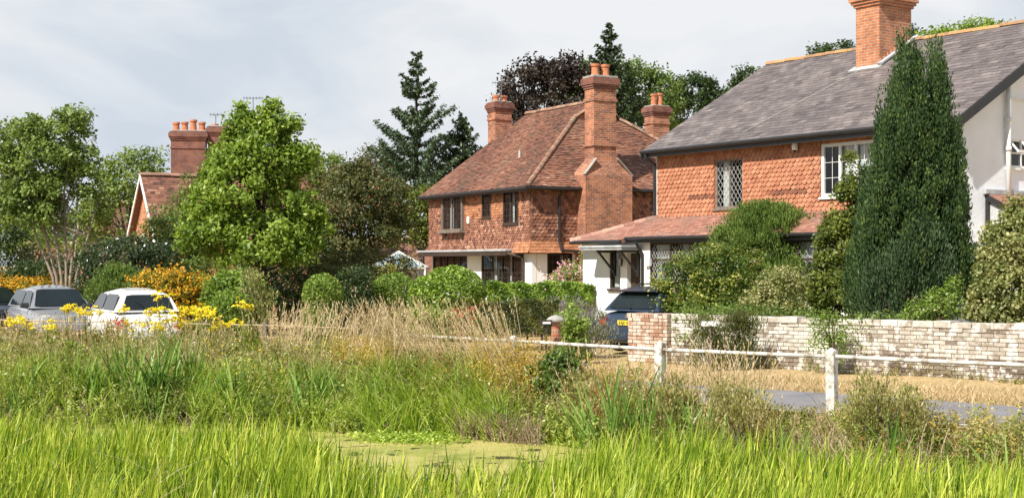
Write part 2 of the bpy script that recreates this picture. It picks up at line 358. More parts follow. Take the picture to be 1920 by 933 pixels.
# ---------------------------------------------------------------- tiling
def spans(poly, v):
    xs_ = []
    for (a, b) in zip(poly, poly[1:] + poly[:1]):
        if (a[1] <= v) != (b[1] <= v): xs_.append(a[0] + (v - a[1]) / (b[1] - a[1]) * (b[0] - a[0]))
    xs_.sort(); return [(xs_[k], xs_[k + 1]) for k in range(0, len(xs_) - 1, 2)]
def tile_field(mb, O, U, W, poly, tw, th, thick=.014, shape='plain', holes=(), jit=.004, wear=.55, rfun=None, lap=1.25, base=.02):
    """courses of overlapping tiles on the plane O + u*U + v*W, clipped to poly, leaving out holes (u0,u1,v0,v1)"""
    O, U, W = (np.array(k, float) for k in (O, U, W)); Nn = np.cross(U, W)
    v0 = min(p[1] for p in poly); v1 = max(p[1] for p in poly); nrow = int(math.ceil((v1 - v0) / th))
    P = lambda u, v, n: O + U * u + W * v + Nn * n
    for k in range(nrow):
        va = v0 + k * th; vm = va + th * .5
        sp = spans(poly, min(vm, v1 - 1e-4))
        for h in holes:
            if h[2] < vm < h[3]:
                ns = []
                for (a, b) in sp:
                    if h[0] > a: ns.append((a, min(b, h[0])))
                    if h[1] < b: ns.append((max(a, h[1]), b))
                sp = [q for q in ns if q[1] - q[0] > .01]
        off = (k % 2) * tw / 2
        for (a, b) in sp:
            kk = math.floor((a - off) / tw)
            u = off + kk * tw
            while u < b - .005:
                ua, ub = max(u + .0025, a), min(u + tw - .0025, b)
                if ub - ua > .02:
                    j = random.gauss(0, jit); dv = random.gauss(0, th * .03)
                    r = min(1, max(0, random.random() * wear + (1 - wear) * .5)) if rfun is None else rfun((ua + ub) / 2, vm)
                    vt = min(va + th * lap, v1 + .01)
                    na, nb = base + thick + j, base + .002 + j * .2
                    full = ub - ua > tw * .8
                    if shape == 'scale' and full:
                        um = (ua + ub) / 2; w = ub - ua
                        bot = [(ua, va + th * .42 + dv), (ua + w * .2, va + th * .12 + dv), (um, va - th * .1 + dv), (ub - w * .2, va + th * .12 + dv), (ub, va + th * .42 + dv)]
                    else: bot = [(ua, va + dv), (ub, va + dv)]
                    vs = [P(x, y, na) for x, y in bot] + [P(ub, vt, nb), P(ua, vt, nb)] + [P(x, y, na - thick) for x, y in bot]
                    nb_ = len(bot); fs = [tuple(range(nb_ + 2))]
                    o2 = nb_ + 2
                    for i_ in range(nb_ - 1): fs.append((i_, o2 + i_, o2 + i_ + 1, i_ + 1))
                    fs.append((0, nb_ + 1, o2)); fs.append((nb_ - 1, o2 + nb_ - 1, nb_))
                    mb.add(vs, fs, r)
                u += tw
def roof(parent, name, pts, mat, tw=.165, th=.1, thick=.016, slab=.09, holes=(), **kw):
    """pts: 3d polygon, first edge is the eaves (left to right seen from outside)"""
    pts = [np.array(p, float) for p in pts]; O = pts[0]; U = pts[1] - pts[0]; U /= np.linalg.norm(U)
    n = np.cross(pts[1] - pts[0], pts[2] - pts[0]); n /= np.linalg.norm(n); W = np.cross(n, U)
    poly = [((p - O) @ U, (p - O) @ W) for p in pts]
    mb = MB(); k = len(pts)
    mb.add(pts + [p - n * slab for p in pts], [tuple(range(k)), tuple(range(k, 2 * k))[::-1]] + [(i, i + k, (i + 1) % k + k, (i + 1) % k) for i in range(k)], .3)
    tile_field(mb, O, U, W, poly, tw, th, thick, base=.004, holes=holes, **kw)
    return mb.build(name, mat, parent)
def ridge(parent, a, b, mat, rad=.12, seg=.32, name='ridge_tiles', lift=0):
    a = np.array(a, float); b = np.array(b, float); L = np.linalg.norm(b - a); n = int(L / seg); mb = MB()
    d = (b - a) / L; x = np.cross(d, (0, 0, 1)); x /= np.linalg.norm(x); y = np.cross(x, d)
    for k in range(n):
        s0, s1 = k * L / n, (k + 1) * L / n + .03; rr = random.random(); j = random.gauss(0, .006)
        vs = []; 
        for s_, ra in ((s0, rad * 1.06), (s1, rad * .94)):
            for q in range(7):
                an = math.pi * q / 6; vs.append(a + d * s_ + x * math.cos(an) * ra + y * (math.sin(an) * ra + lift + j - .04))
        mb.add(vs, [(i, i + 1, i + 8, i + 7) for i in range(6)] + [tuple(range(7))[::-1], tuple(range(7, 14))], rr)
    return mb.build(name, mat, parent)

def wall(parent, name, P, u0, u1, z0, z1, holes, mat, t=.22, n0=0):
    us = sorted({u0, u1, *[h[0] for h in holes], *[h[1] for h in holes]}); zs = sorted({z0, z1, *[h[2] for h in holes], *[h[3] for h in holes]})
    us = [u for u in us if u0 <= u <= u1]; zs = [z for z in zs if z0 <= z <= z1]; mb = MB()
    for a, b in zip(us[:-1], us[1:]):
        run = []
        for c, d in zip(zs[:-1], zs[1:]):
            um, zm = (a + b) / 2, (c + d) / 2
            if any(h[0] < um < h[1] and h[2] < zm < h[3] for h in holes): continue
            if run and abs(run[-1][1] - c) < 1e-6: run[-1][1] = d
            else: run.append([c, d])
        for c, d in run: mb.fbox(P, a, b, c, d, n0 - t, n0)
    return mb.build(name, mat, parent)

def window(parent, P, rc, frame='dark_wood', cols=2, rows=1, lattice=None, lw=.22, lh=.22, curtain=(), sill=True, fw=.06, depth=.10, came='came', n0=0, rowmap=None, label=None):
    u0, u1, z0, z1 = rc; g = -depth
    mb = MB(); f0, f1 = g - .03 + n0, g + .04 + n0
    mb.fbox(P, u0, u0 + fw, z0, z1, f0, f1); mb.fbox(P, u1 - fw, u1, z0, z1, f0, f1)
    mb.fbox(P, u0 + fw, u1 - fw, z0, z0 + fw, f0, f1 - .001); mb.fbox(P, u0 + fw, u1 - fw, z1 - fw, z1, f0, f1 - .001)
    iu0, iu1, iz0, iz1 = u0 + fw, u1 - fw, z0 + fw, z1 - fw
    for c in range(1, cols):
        u = iu0 + (iu1 - iu0) * c / cols; mb.fbox(P, u - fw * .4, u + fw * .4, iz0, iz1, f0, f1 - .004)
    for c in (rowmap or [k / rows for k in range(1, rows)]):
        z = iz0 + (iz1 - iz0) * c; mb.fbox(P, iu0, iu1, z - fw * .4, z + fw * .4, f0 + .002, f1 - .007)
    w = mb.build('window', M[frame], parent)
    if label: w['label'] = label
    mb = MB(); mb.add([P.pt(iu0, iz0, g + n0), P.pt(iu1, iz0, g + n0), P.pt(iu1, iz1, g + n0), P.pt(iu0, iz1, g + n0)], [(0, 1, 2, 3)])
    mb.build('pane', M['glass'], w)
    if lattice:
        mb = MB(); gg = g + n0 + .012
        def seg(a, b):
            mb.bar(P.pt(a[0], a[1], gg), P.pt(b[0], b[1], gg), .011, .01, up=P.N)
        if lattice == 'square':
            for k in range(1, int((iu1 - iu0) / lw + .5)): u = iu0 + k * (iu1 - iu0) / int((iu1 - iu0) / lw + .5); seg((u, iz0), (u, iz1))
            nz_ = max(1, int((iz1 - iz0) / lh + .5))
            for k in range(1, nz_): z = iz0 + k * (iz1 - iz0) / nz_; seg((iu0, z), (iu1, z))
        else:
            s_ = lh / lw; c = -(iu1 - iu0) * s_
            while c < iz1 - iz0:
                for sg in (1, -1):
                    pts = []
                    for k in range(61):
                        u = k / 60 * (iu1 - iu0); z = c + s_ * (u if sg > 0 else (iu1 - iu0) - u)
                        if 0 <= z <= iz1 - iz0: pts.append((iu0 + u, iz0 + z))
                    if len(pts) > 2: seg(pts[0], pts[-1])
                c += lh
        mb.build('glazing_bars', M[came], w)
    for (a, b) in curtain:      # folded cloth behind the pane, as fractions of the width
        mb = MB(); n = 14; vs = []
        for k in range(n + 1):
            u = iu0 + (iu1 - iu0) * (a + (b - a) * k / n)
            for z in (iz0, iz1): vs.append(P.pt(u, z, n0 + g - .10 - .03 * math.sin(k * 2.2)))
        mb.add(vs, [(2 * k, 2 * k + 2, 2 * k + 3, 2 * k + 1) for k in range(n)]); mb.build('curtain', M['curtain'], w, smooth=True)
    mb = MB(); d0 = n0 + g - .5       # dark room behind
    mb.add([P.pt(u0, z0, d0), P.pt(u1, z0, d0), P.pt(u1, z1, d0), P.pt(u0, z1, d0), P.pt(u0, z0, f0 - .002), P.pt(u1, z0, f0 - .002), P.pt(u1, z1, f0 - .002), P.pt(u0, z1, f0 - .002)],
           [(0, 1, 2, 3), (0, 4, 5, 1), (1, 5, 6, 2), (2, 6, 7, 3), (3, 7, 4, 0)])
    mb.build('interior', M['interior'], w)
    if sill:
        mb = MB(); mb.fbox(P, u0 - .05, u1 + .05, z0 - .06, z0 - .002, n0 - depth, n0 + .07); mb.build('sill', M[frame], w)
    return w

def pots(ch, pl, rad=.13, h=.42):
    for (x, y, z, hh) in pl:
        mb = MB(); mb.lathe((x, y, z), [(rad * 1.1, 0), (rad * 1.1, .05), (rad, .07), (rad * .88, hh - .1), (rad * 1.12, hh - .09), (rad * 1.12, hh), (rad * .85, hh), (rad * .8, hh - .1)])
        mb.build('chimney_pot', M['terracotta'], ch, smooth=False)
def stack(parent, x0, x1, y0, y1, z0, z1, mat='brick', corb=True, name='chimney'):
    mb = MB(); mb.box(x0, x1, y0, y1, z0, z1)
    if corb:
        mb.box(x0 - .04, x1 + .04, y0 - .04, y1 + .04, z1 - .72, z1 - .65)      # string course
        m2 = MB()
        for k, e_ in enumerate((.035, .07, .105)): m2.box(x0 - e_, x1 + e_, y0 - e_, y1 + e_, z1 - .36 + k * .078, z1 - .284 + k * .078 + (.10 if k == 2 else 0))
        m2.box(x0 - .06, x1 + .06, y0 - .06, y1 + .06, z1 - .10, z1 + .04)
    c = mb.build(name, M[mat], parent)
    if corb: m2.build('corbel', M['brick_dark'], c)
    mb = MB(); mb.box(x0 - .02, x1 + .02, y0 - .02, y1 + .02, z1 + .04, z1 + .10); mb.build('flaunching', M['cement'], c, bevel=.03)
    return c

# ---------------------------------------------------------------- right house (slate roof, orange hung tiles)
A = House((10.2, 32.0), math.atan2(.577, .817))
ha = empty('house', (10.2, 32, 0), A.a, 'slate roofed house hung with orange scalloped tiles, with a white rendered gable end', 'house')
PF = Plane((0, 0, 0), (0, 1, 0), (-1, 0, 0))      # front: u = along y
PG = Plane((0, 0, 0), (1, 0, 0), (0, -1, 0))      # white gable
L, W2, EV, RG = 10.3, 4.8, 5.6, 8.36
w1 = A.rect(PF, 1341, 298, 1393, 390); w2 = A.rect(PF, 1541, 262, 1641, 367)
w2 = (w2[0], w2[1], w2[2], w2[3] - .05)
holes = [w1, w2]
wall(ha, 'front_wall', PF, 0.02, L, 0, EV - .1, holes, M['brick_orange'], t=.2)
# back and far walls
mb = MB(); mb.box(.21, 2 * W2 - .02, L - .22, L - .01, 0, EV); mb.box(2 * W2 - .2, 2 * W2, .25, L - .23, 0, EV)
mb.add([(0, L - .01, EV - .1), (2 * W2, L - .01, EV - .1), (W2, L - .01, RG - .1), (0, L - .2, EV - .1), (2 * W2, L - .2, EV - .1), (W2, L - .2, RG - .1)], [(0, 2, 1), (3, 4, 5), (0, 3, 5, 2), (1, 2, 5, 4)])
mb.build('rear_wall', M['brick_orange'], ha)
mb = MB(); LT = 3.45   # hung tiles from the lean-to up
tile_field(mb, PF.pt(0, 0, .0), -PF.U, V3(0, 0, 1), [(-L, LT), (-.02, LT), (-.02, EV - .12), (-L, EV - .12)], .16, .118, .030, 'scale',
           [(-h[1] - .01, -h[0] + .01, h[2] - .07, h[3] + .04) for h in holes], jit=.005,
           rfun=lambda u, v: (random.random() * .5 + .3) if not (abs(v - 3.95) < .07 and math.sin(u * 2.1) > .1) else random.random() * .1, base=.012)
mb.build('tile_hanging', M['tile_orange'], ha)
window(ha, PF, w1, 'grey_wood', cols=2, lattice='diamond', lw=.15, lh=.215, curtain=[(.5, .86)], depth=.06, fw=.055, label='diamond leaded window with a white curtain')
window(ha, PF, w2, 'white_paint', cols=3, rows=1, curtain=[(.0, .3), (.36, .62)], depth=.03, fw=.085, lattice='square', lw=.28, lh=.42, came='white_paint', label='white casement window')
# slate roof: front, back slopes
ov = .35; dz = (RG - EV) / W2
e1 = [(-ov, L + .3, EV - ov * dz), (-ov, -.32, EV - ov * dz), (W2, -.32, RG), (W2, L + .3, RG)]
def slate_r(u, v): return min(1, max(0, .45 + random.gauss(0, .22) + .12 * math.sin(u * .9) * math.sin(v * 1.1)))
roof(ha, 'roof', e1, M['slate'], tw=.26, th=.19, thick=.014, slab=.1, rfun=slate_r, jit=.002, wear=.7)
roof(ha, 'roof', [(2 * W2 + ov, -.32, EV - ov * dz), (2 * W2 + ov, L + .3, EV - ov * dz), (W2, L + .3, RG), (W2, -.32, RG)], M['slate'], tw=.5, th=.4, thick=.009, slab=.1, rfun=slate_r, jit=.0015)
ridge(ha, (W2, L + .3, RG + .02), (W2, -.32, RG + .02), M['ridge_lichen'], .10, .4)
for y_ in (-.36, L + .3):      # black barge boards, one on each slope
    for sx in (-1, 1):
        mb = MB(); a = (W2 + sx * (W2 + ov + .02), EV - ov * dz); z_ = .24
        p = [(a[0], y_, a[1] - z_ - .02), (a[0], y_ + .04, a[1] - z_ - .02), (W2, y_ + .04, RG - z_ - .02), (W2, y_, RG - z_ - .02)]
        mb.hexa([*p, *[(q[0], q[1], q[2] + z_) for q in p]]); mb.build('barge_board', M['black_paint'], ha)
mb = MB(); mb.tube([(-ov - .05, L + .3, EV - ov * dz - .05), (-ov - .05, -.3, EV - ov * dz - .03)], .06, 8); mb.box(-ov + .02, -.02, -.3, L + .28, EV - ov * dz - .14, EV - ov * dz - .09)
mb.box(-ov, -ov + .025, -.3, L + .28, EV - ov * dz - .2, EV - ov * dz - .03)
mb.build('gutter', M['black_paint'], ha)
mb = MB(); mb.tube([(-ov - .05, L + .1, EV - .25), (-ov - .02, L + .1, EV - .42), (-.08, L - .0 + .06, EV - .6), (-.08, L + .06, 3.3)], .045, 8); mb.build('downpipe', M['black_paint'], ha)
mb = MB(); mb.box(-.03, .0, L + .002, L + .05, 3.3, EV - .15); mb.build('corner_strip', M['white_paint'], ha)
# gable wall, white render, with its roof triangle
wg = A.rect(PG, 1888, 262, 1945, 315)
wall(ha, 'gable_wall', PG, 0.0, 2 * W2, 0, EV - .02, [wg], M['render_grey'], t=.2)
mb = MB(); y0, y1 = -.001, .19
mb.add([(0, y0, EV - .02), (2 * W2, y0, EV - .02), (W2, y0, RG - .08), (0, y1, EV - .02), (2 * W2, y1, EV - .02), (W2, y1, RG - .08)], [(0, 1, 2), (3, 5, 4), (0, 2, 5, 3), (1, 4, 5, 2)])
mb.build('gable_wall', M['render_grey'], ha)
wn = window(ha, PG, wg, 'white_paint', cols=2, rowmap=[.52], curtain=(), depth=.05, fw=.05, label='small white window beside the soil pipe')
mb = MB(); a0, a1, zt = wg[0] + .05, (wg[0] + wg[1]) / 2 - .02, wg[3] - .03
zm = wg[2] + (wg[3] - wg[2]) * .53
for (ua, ub, za, zb) in ((a0, a0 + .05, zm, zt), (a1 - .05, a1, zm, zt)):
    mb.hexa([PG.pt(ua, za, .26), PG.pt(ub, za, .26), PG.pt(ub, za, .30), PG.pt(ua, za, .30), PG.pt(ua, zb, 0), PG.pt(ub, zb, 0), PG.pt(ub, zb, .04), PG.pt(ua, zb, .04)])
mb.fbox(PG, a0, a1, zm - .02, zm + .04, .25, .30); mb.build('casement', M['white_paint'], wn)
us, zs_ = A.uz(PG, 1885, 158); zb = A.uz(PG, 1885, 362)[1]
mb = MB(); mb.tube([PG.pt(us, zb - .3, .1), PG.pt(us, zs_, .1)], .06, 12)
for zz in (zs_ - .9, zs_ - 1.6): mb.tube([PG.pt(us, zz, .1), PG.pt(us, zz + .1, .1)], .075, 12)
mb.tube([PG.pt(us, zs_ - .45, .1), PG.pt(us + .12, zs_ - .33, .07), PG.pt(us + 1.6, zs_ - .33, .07)], .022, 8)
mb.build('soil_pipe', M['white_paint'], ha, smooth=True)
# side porch on the gable
up, zp = A.uz(PG, 1848, 362); pr = 1.1; UE = 2 * W2 - .3
roof(ha, 'porch_roof', [(up, -pr - .15, zp - .62), (UE, -pr - .15, zp - .62), (UE, -.01, zp), (up, -.01, zp)], M['roof_pink'], tw=.165, th=.1)
mb = MB(); mb.box(up - .1, UE, -.10, -.005, zp - .02, zp + .09); mb.build('flashing', M['lead'], ha)
mb = MB(); mb.box(up - .02, up + .03, -.10, -.012, 0, zp); mb.bar((up + .0, -pr - .15, zp - .72), (up + .0, -.05, zp - .1), .03, .13); mb.build('porch_trim', M['black_paint'], ha)
mb = MB(); mb.box(up + .05, UE, -pr, -.02, 0, zp - .68); mb.add([(up + .05, -pr, zp - .68), (up + .05, -.02, zp - .68), (up + .05, -.02, zp - .1)], [(0, 1, 2), (2, 1, 0)]); mb.build('porch_wall', M['render_white'], ha)
# central chimney with steps
yc = [A.uz(Plane((3.4, 0, 0), (0, 1, 0), (-1, 0, 0)), x, 100)[0] for x in (1650, 1606)]
cy0, cy1 = min(yc), max(yc)
ch = stack(ha, 3.4, 4.75, cy0, cy1, 6.6, 9.45, 'brick_orange', corb=False)
mb = MB(); 
for k in range(3): mb.box(3.4 - .05 * (k + 1), 4.75 + .05 * (k + 1), cy0 - .05 * (k + 1), cy1 + .05 * (k + 1), 9.24 + k * .08, 9.319 + k * .08)
mb.build('corbel', M['brick_orange'], ch)
mb = MB(); sl = dz
mb.bar((3.30, cy0 - .09, EV + 3.30 * sl + .09), (4.85, cy0 - .09, EV + 4.85 * sl + .09), .18, .05); mb.bar((3.33, cy0 - .15, EV + 3.28 * sl + .05), (3.33, cy1 + .12, EV + 3.28 * sl + .05), .3, .03, up=(-sl, 0, 1))
mb.build('flashing', M['lead'], ch)
for k in range(9):
    pass
mb = MB()
for k in range(9):
    x_ = 3.4 + k * .15; mb.box(x_, x_ + .15, cy0 - .05, cy0 - .001, EV + x_ * sl + .06, EV + x_ * sl + .20)
mb.build('stepped_brick', M['brick_orange'], ch)
# a raised seam of mortar running down from the chimney
mb = MB(); mb.bar((3.3, cy1 - .35, EV + 3.3 * sl + .03), (.1, cy1 + 1.1, EV + .1 * sl + .03), .035, .005, up=(-sl, 0, 1)); mb.build('roof_seam', M['cement'], ha)
# alarm box
ua, za = A.uz(PF, 1497, 261)
mb = MB(); mb.fbox(PF, ua - .07, ua + .07, za - .30, za + .06, .06, .19); s1 = mb.build('alarm_box', M['white_paint'], ha, bevel=.045)
mb = MB(); mb.lathe((-.14, ua, za - .29), [(.03, -.05), (.045, .0), (.03, .02)], 10); mb.build('sensor', M['black_paint'], s1)

# lean-to and porch along the front
LP = 1.25; EZ = 2.86; TZ = 3.46
def lean(u): return
roof(ha, 'lean_to_roof', [(-LP - .22, 10.0, EZ), (-LP - .22, -.1, EZ), (-.02, -.1, TZ), (-.02, 10.0, TZ)], M['roof_pink'], tw=.165, th=.1)
roof(ha, 'lean_to_roof', [(-LP - .38, 12.35, EZ - .08), (-LP - .38, 10.0, EZ - .08), (-.02, 10.0, TZ - .01), (-.02, 10.32, TZ - .01)], M['roof_pink'], tw=.165, th=.1)
roof(ha, 'lean_to_roof', [(3.0, 12.35, EZ - .08), (-LP - .38, 12.35, EZ - .08), (-.02, 10.32, TZ - .01), (3.0, 10.32, TZ - .01)], M['roof_pink'], tw=.165, th=.1)
ridge(ha, (-LP - .38, 12.35, EZ - .06), (-.02, 10.32, TZ + .02), M['roof_pink'], .11, .3)
PL = Plane((-LP, 0, 0), (0, 1, 0), (-1, 0, 0))
wd = A.rect(PL, 1182, 466, 1201, 560); wd = (wd[0], wd[1] + .15, 0.25, 2.42)
ws = A.rect(PL, 1143, 470, 1163, 541); wb = A.rect(PL, 1217, 452, 1335, 540)
wc = (wb[0] - 3.9, wb[0] - .5, wb[2], wb[3])
wall(ha, 'porch_wall', PL, 9.22, 12.12, 0, EZ - .12, [wd, ws], M['render_white'], t=.15)
wall(ha, 'lean_to_wall', PL, 0.15, 9.21, 0, EZ - .09, [wb, wc], M['render_white'], t=.15)
mb = MB(); mb.box(-LP + .0, 2.9, 12.13, 12.25, 0, EZ - .15); mb.build('porch_side_wall', M['render_white'], ha)
window(ha, PL, wb, 'dark_wood', cols=3, rowmap=[.62], lattice='diamond', lw=.11, lh=.17, curtain=[(.70, .95), (.4, .5)], depth=.05, fw=.08)
window(ha, PL, wc, 'dark_wood', cols=4, rowmap=[.62], lattice='diamond', lw=.22, lh=.34, curtain=[(.02, .30)], depth=.05, fw=.08)
window(ha, PL, ws, 'dark_wood', cols=1, rowmap=[.74], curtain=[(0.05, .95)], depth=.06, fw=.05)
mb = MB(); mb.fbox(PL, wd[0], wd[1], wd[2], wd[3], -.2, -.14); dr = mb.build('door', M['dark_wood'], ha, bevel=.01)
mb = MB()
for (a, b, c, d) in ((.1, .46, .12, .9), (.54, .9, .12, .9), (.1, .46, 1.0, 1.95), (.54, .9, 1.0, 1.95)):
    wdt = wd[1] - wd[0]; mb.fbox(PL, wd[0] + a * wdt, wd[0] + b * wdt, wd[2] + c, wd[2] + d, -.139, -.125)
mb.build('door_panel', M['dark_wood'], dr, bevel=.008)
mb = MB(); mb.tube([PL.pt(wd[0] + .1, 1.25, -.12), PL.pt(wd[0] + .1, 1.25, -.06)], .03, 8); mb.build('handle', M['metal'], dr)
# door canopy (lead covered) and brackets
ud0 = A.uz(PL, 1124, 462)[0]; ud1 = A.uz(PL, 1204, 462)[0]; ca, cb = min(ud0, ud1), max(ud0, ud1)
mb = MB(); mb.fbox(PL, ca, cb, 2.50, 2.56, .02, .75); mb.fbox(PL, ca - .02, cb + .02, 2.565, 2.63, .0, .78); mb.build('door_canopy', M['lead'], ha, bevel=.01)
for u in (ca + .15, (ca + cb) / 2 + .2):
    mb = MB(); mb.fbox(PL, u - .03, u + .03, 1.75, 2.495, .005, .07); mb.bar(PL.pt(u, 1.85, .05), PL.pt(u, 2.46, .66), .05); mb.fbox(PL, u - .03, u + .03, 2.43, 2.495, .08, .7)
    mb.build('canopy_bracket', M['black_paint'], ha)
mb = MB(); ul = A.uz(PL, 1171, 485)[0]; p = PL.pt(ul, 2.05, .16); mb.lathe(p, [(.03, -.02), (.07, 0), (.09, .2), (.03, .28), (.01, .34)], 6); mb.bar(PL.pt(ul, 2.3, 0), PL.pt(ul, 2.38, .16), .02); mb.build('wall_lantern', M['metal'], ha)
mb = MB(); mb.tube([(-LP - .24, 10.02, EZ - .04), (-LP - .24, -.1, EZ - .03)], .05, 8); mb.tube([(-LP - .40, 12.35, EZ - .12), (-LP - .40, 10.02, EZ - .12)], .05, 8); mb.box(-LP - .2, -LP - .17, .0, 10, EZ - .16, EZ - .05)
mb.build('gutter', M['black_paint'], ha)
ug = A.uz(PL, 1207, 470)[0]
mb = MB(); mb.tube([(-LP - .30, ug, EZ - .15), (-LP - .06, ug, EZ - .45), (-LP - .06, ug, .1)], .04, 8); mb.build('downpipe', M['black_paint'], ha)
mb = MB(); mb.fbox(PL, ug - .35, ug - .15, 2.05, 2.25, .01, .10); mb.build('meter_box', M['white_paint'], ha)

# ---------------------------------------------------------------- middle house (hipped red tiled roof)
B = House((.67, 50.0), math.atan2(.48, .875))
hb = empty('house', (.67, 50, 0), B.a, 'tile-hung house with steep red hipped roof, tall shouldered brick chimney and dark leaded windows', 'house')
PF = Plane((0, 0, 0), (0, 1, 0), (-1, 0, 0)); PS = Plane((0, 0, 0), (1, 0, 0), (0, -1, 0))
L, W2, EV, RZ = 8.5, 4.8, 5.06, 8.6; SW = 9.6; JZ = 2.62; apex_s = 3.0
wf = [B.rect(PF, 834, 368, 871, 432), B.rect(PF, 905, 358, 921, 408), B.rect(PF, 945, 353, 973, 420)]
wall(hb, 'upper_front_wall', PF, 0, L, JZ, EV - .08, wf, M['brick'], t=.2)
wall(hb, 'upper_side_wall', PS, .21, SW, JZ, EV - .08, [], M['brick'], t=.2)
mb = MB(); zc = 3.85
hole = [(-h[1] - .02, -h[0] + .02, h[2] - .07, h[3] + .2) for h in wf]
ul_, ur_ = -B.uz(PF, 874, 400)[0], -B.uz(PF, 968, 400)[0]
def mid_r(u, v):
    return min(1, max(0, random.gauss(.5, .27)))
tile_field(mb, (0, 0, 0), (0, -1, 0), (0, 0, 1), [(ul_, zc), (-.65, zc), (-.65, EV - .1), (ul_, EV - .1)], .165, .10, .022, 'plain', hole, rfun=mid_r)
mb.build('tile_hanging', M['tile_wall_orange'], hb)['label'] = 'bright orange band of plain hung tiles'
mb = MB()
tile_field(mb, (0, 0, 0), (0, -1, 0), (0, 0, 1), [(-L, JZ), (0, JZ), (0, EV - .1), (-.65, EV - .1), (-.65, zc), (ul_, zc), (ul_, EV - .1), (-L, EV - .1)], .165, .10, .026, 'scale', hole, rfun=mid_r)
mb.build('tile_hanging', M['tile_wall_brown'], hb)['label'] = 'weathered brown scalloped hung tiles'
mb = MB(); tile_field(mb, (0, 0, 0), (1, 0, 0), (0, 0, 1), [(0, JZ + .35), (SW, JZ + .35), (SW, EV - .1), (0, EV - .1)], .175, .125, .026, 'scale', [(2.0, 4.0, 0, 9)], rfun=mid_r)
mb.build('tile_hanging', M['tile_wall_brown'], hb)
mb = MB(); tile_field(mb, (-.16, -.16, JZ - .12), (1, 0, 0), np.array((0, .34, .94)), [(0, 0), (2.16, 0), (2.12, .5), (.12, .5)], .17, .115, .018, 'plain', rfun=lambda u, v: random.uniform(.3, .9))
tile_field(mb, (-.16, -.16, JZ - .12), (1, 0, 0), np.array((0, .34, .94)), [(4.0, 0), (SW, 0), (SW, .5), (4.0, .5)], .17, .115, .018, 'plain')
tile_field(mb, (-.16, 1.1, JZ - .12), (0, -1, 0), np.array((.34, 0, .94)), [(0, 0), (1.26, 0), (1.13, .5), (0, .5)], .17, .115, .018, 'plain', rfun=lambda u, v: random.uniform(.3, .9))
mb.build('tile_skirt', M['tile_wall_orange'], hb)
mb = MB(); mb.box(-.45, .0, 1.1, L + .3, JZ - .04, JZ + .04); mb.build('jetty_ledge', M['lead'], hb, bevel=.01)
mb = MB(); mb.box(-.42, -.0, 1.1, L + .2, JZ - .2, JZ - .045); mb.tube([(-.35, 1.1, JZ - .12), (-.2, .75, JZ - .2), (.02, .62, JZ - .3), (.02, .62, .2)], .05, 8); mb.build('jetty_beam', M['dark_wood'], hb)
PFG = Plane((.12, 0, 0), (0, 1, 0), (-1, 0, 0)); PSG = Plane((0, .12, 0), (1, 0, 0), (0, -1, 0))
g1 = B.rect(PFG, 903, 478, 982, 535); g2 = B.rect(PFG, 812, 478, 876, 535)
g1 = (max(g1[0], .45), g1[1], 1.1, JZ - .14); g2 = (g2[0], min(g2[1], L - .1), 1.1, JZ - .14)
wall(hb, 'ground_front_wall', PFG, .12, L, 0, JZ - .14, [g1, g2], M['render_white'], t=.2)
g3 = B.rect(PSG, 1026, 480, 1073, 530); g3 = (g3[0], g3[1], 1.2, JZ - .14)
wall(hb, 'ground_side_wall', PSG, .34, SW, 0, JZ - .14, [g3], M['render_white'], t=.2)
window(hb, PFG, g1, 'dark_wood', cols=4, lattice='square', lw=.2, lh=.22, depth=.03, came='came_dark', curtain=[(.28, .36), (.7, .78)], fw=.07)
window(hb, PFG, g2, 'dark_wood', cols=5, lattice='square', lw=.2, lh=.22, depth=.03, came='came_dark', fw=.07)
window(hb, PSG, g3, 'black_paint', cols=2, lattice='square', lw=.2, lh=.25, depth=.04, came='came_dark', curtain=[(.6, .72)], fw=.06)
window(hb, PF, wf[0], 'grey_wood', cols=2, lattice='square', lw=.22, lh=.2, depth=-.10, came='came_dark', n0=0, curtain=[(.55, .7)], fw=.06, label='projecting oriel window with dark leaded lights')
mb = MB(); a = wf[0]; mb.fbox(PF, a[0] - .1, a[1] + .1, a[2] - .1, a[2] - .005, .0, .28); mb.fbox(PF, a[0] - .04, a[0], a[2], a[3] + .12, .03, .15); mb.fbox(PF, a[1], a[1] + .04, a[2], a[3] + .12, .03, .15)
for u in (a[0] + .1, a[1] - .15): mb.bar(PF.pt(u, a[2] - .3, .04), PF.pt(u, a[2] - .1, .22), .06)
mb.build('oriel_box', M['grey_wood'], hb)
window(hb, PF, wf[1], 'dark_wood', cols=1, lattice='square', lw=.18, lh=.2, depth=-.01, came='came_dark', fw=.06)
window(hb, PF, wf[2], 'dark_wood', cols=2, lattice='square', lw=.2, lh=.24, depth=-.01, came='came_dark', curtain=[(.4, .55)], fw=.07)
# remaining walls
mb = MB(); mb.box(.22, SW, L - .22, L, 0, EV); mb.box(SW - .2, SW, .36, L - .23, 0, EV)
mb.add([(0, L, EV - .08), (SW, L, EV - .08), (W2, L, RZ - .1), (0, L - .1, EV - .08), (SW, L - .1, EV - .08), (W2, L - .1, RZ - .1)], [(0, 2, 1), (3, 4, 5), (0, 3, 5, 2), (1, 2, 5, 4)])
mb.build('rear_wall', M['brick'], hb)
o = .32; sf = (RZ - EV) / W2; ez = EV - .04; GZ = .75     # gablet height below the ridge
ss = (RZ - GZ - EV) / (apex_s + .35)
cF = (-o, -o, ez - .12); cR = (SW + o, -o, ez - .12)
gl = (W2 - GZ / sf, apex_s + .1, RZ - GZ); gr = (W2 + GZ / sf, apex_s + .1, RZ - GZ)
ap = (W2, apex_s - .25, RZ); zl = RZ
def rred(u, v): return min(1, max(0, random.gauss(.48, .17) + .12 * math.sin(u * 1.3 + v)))
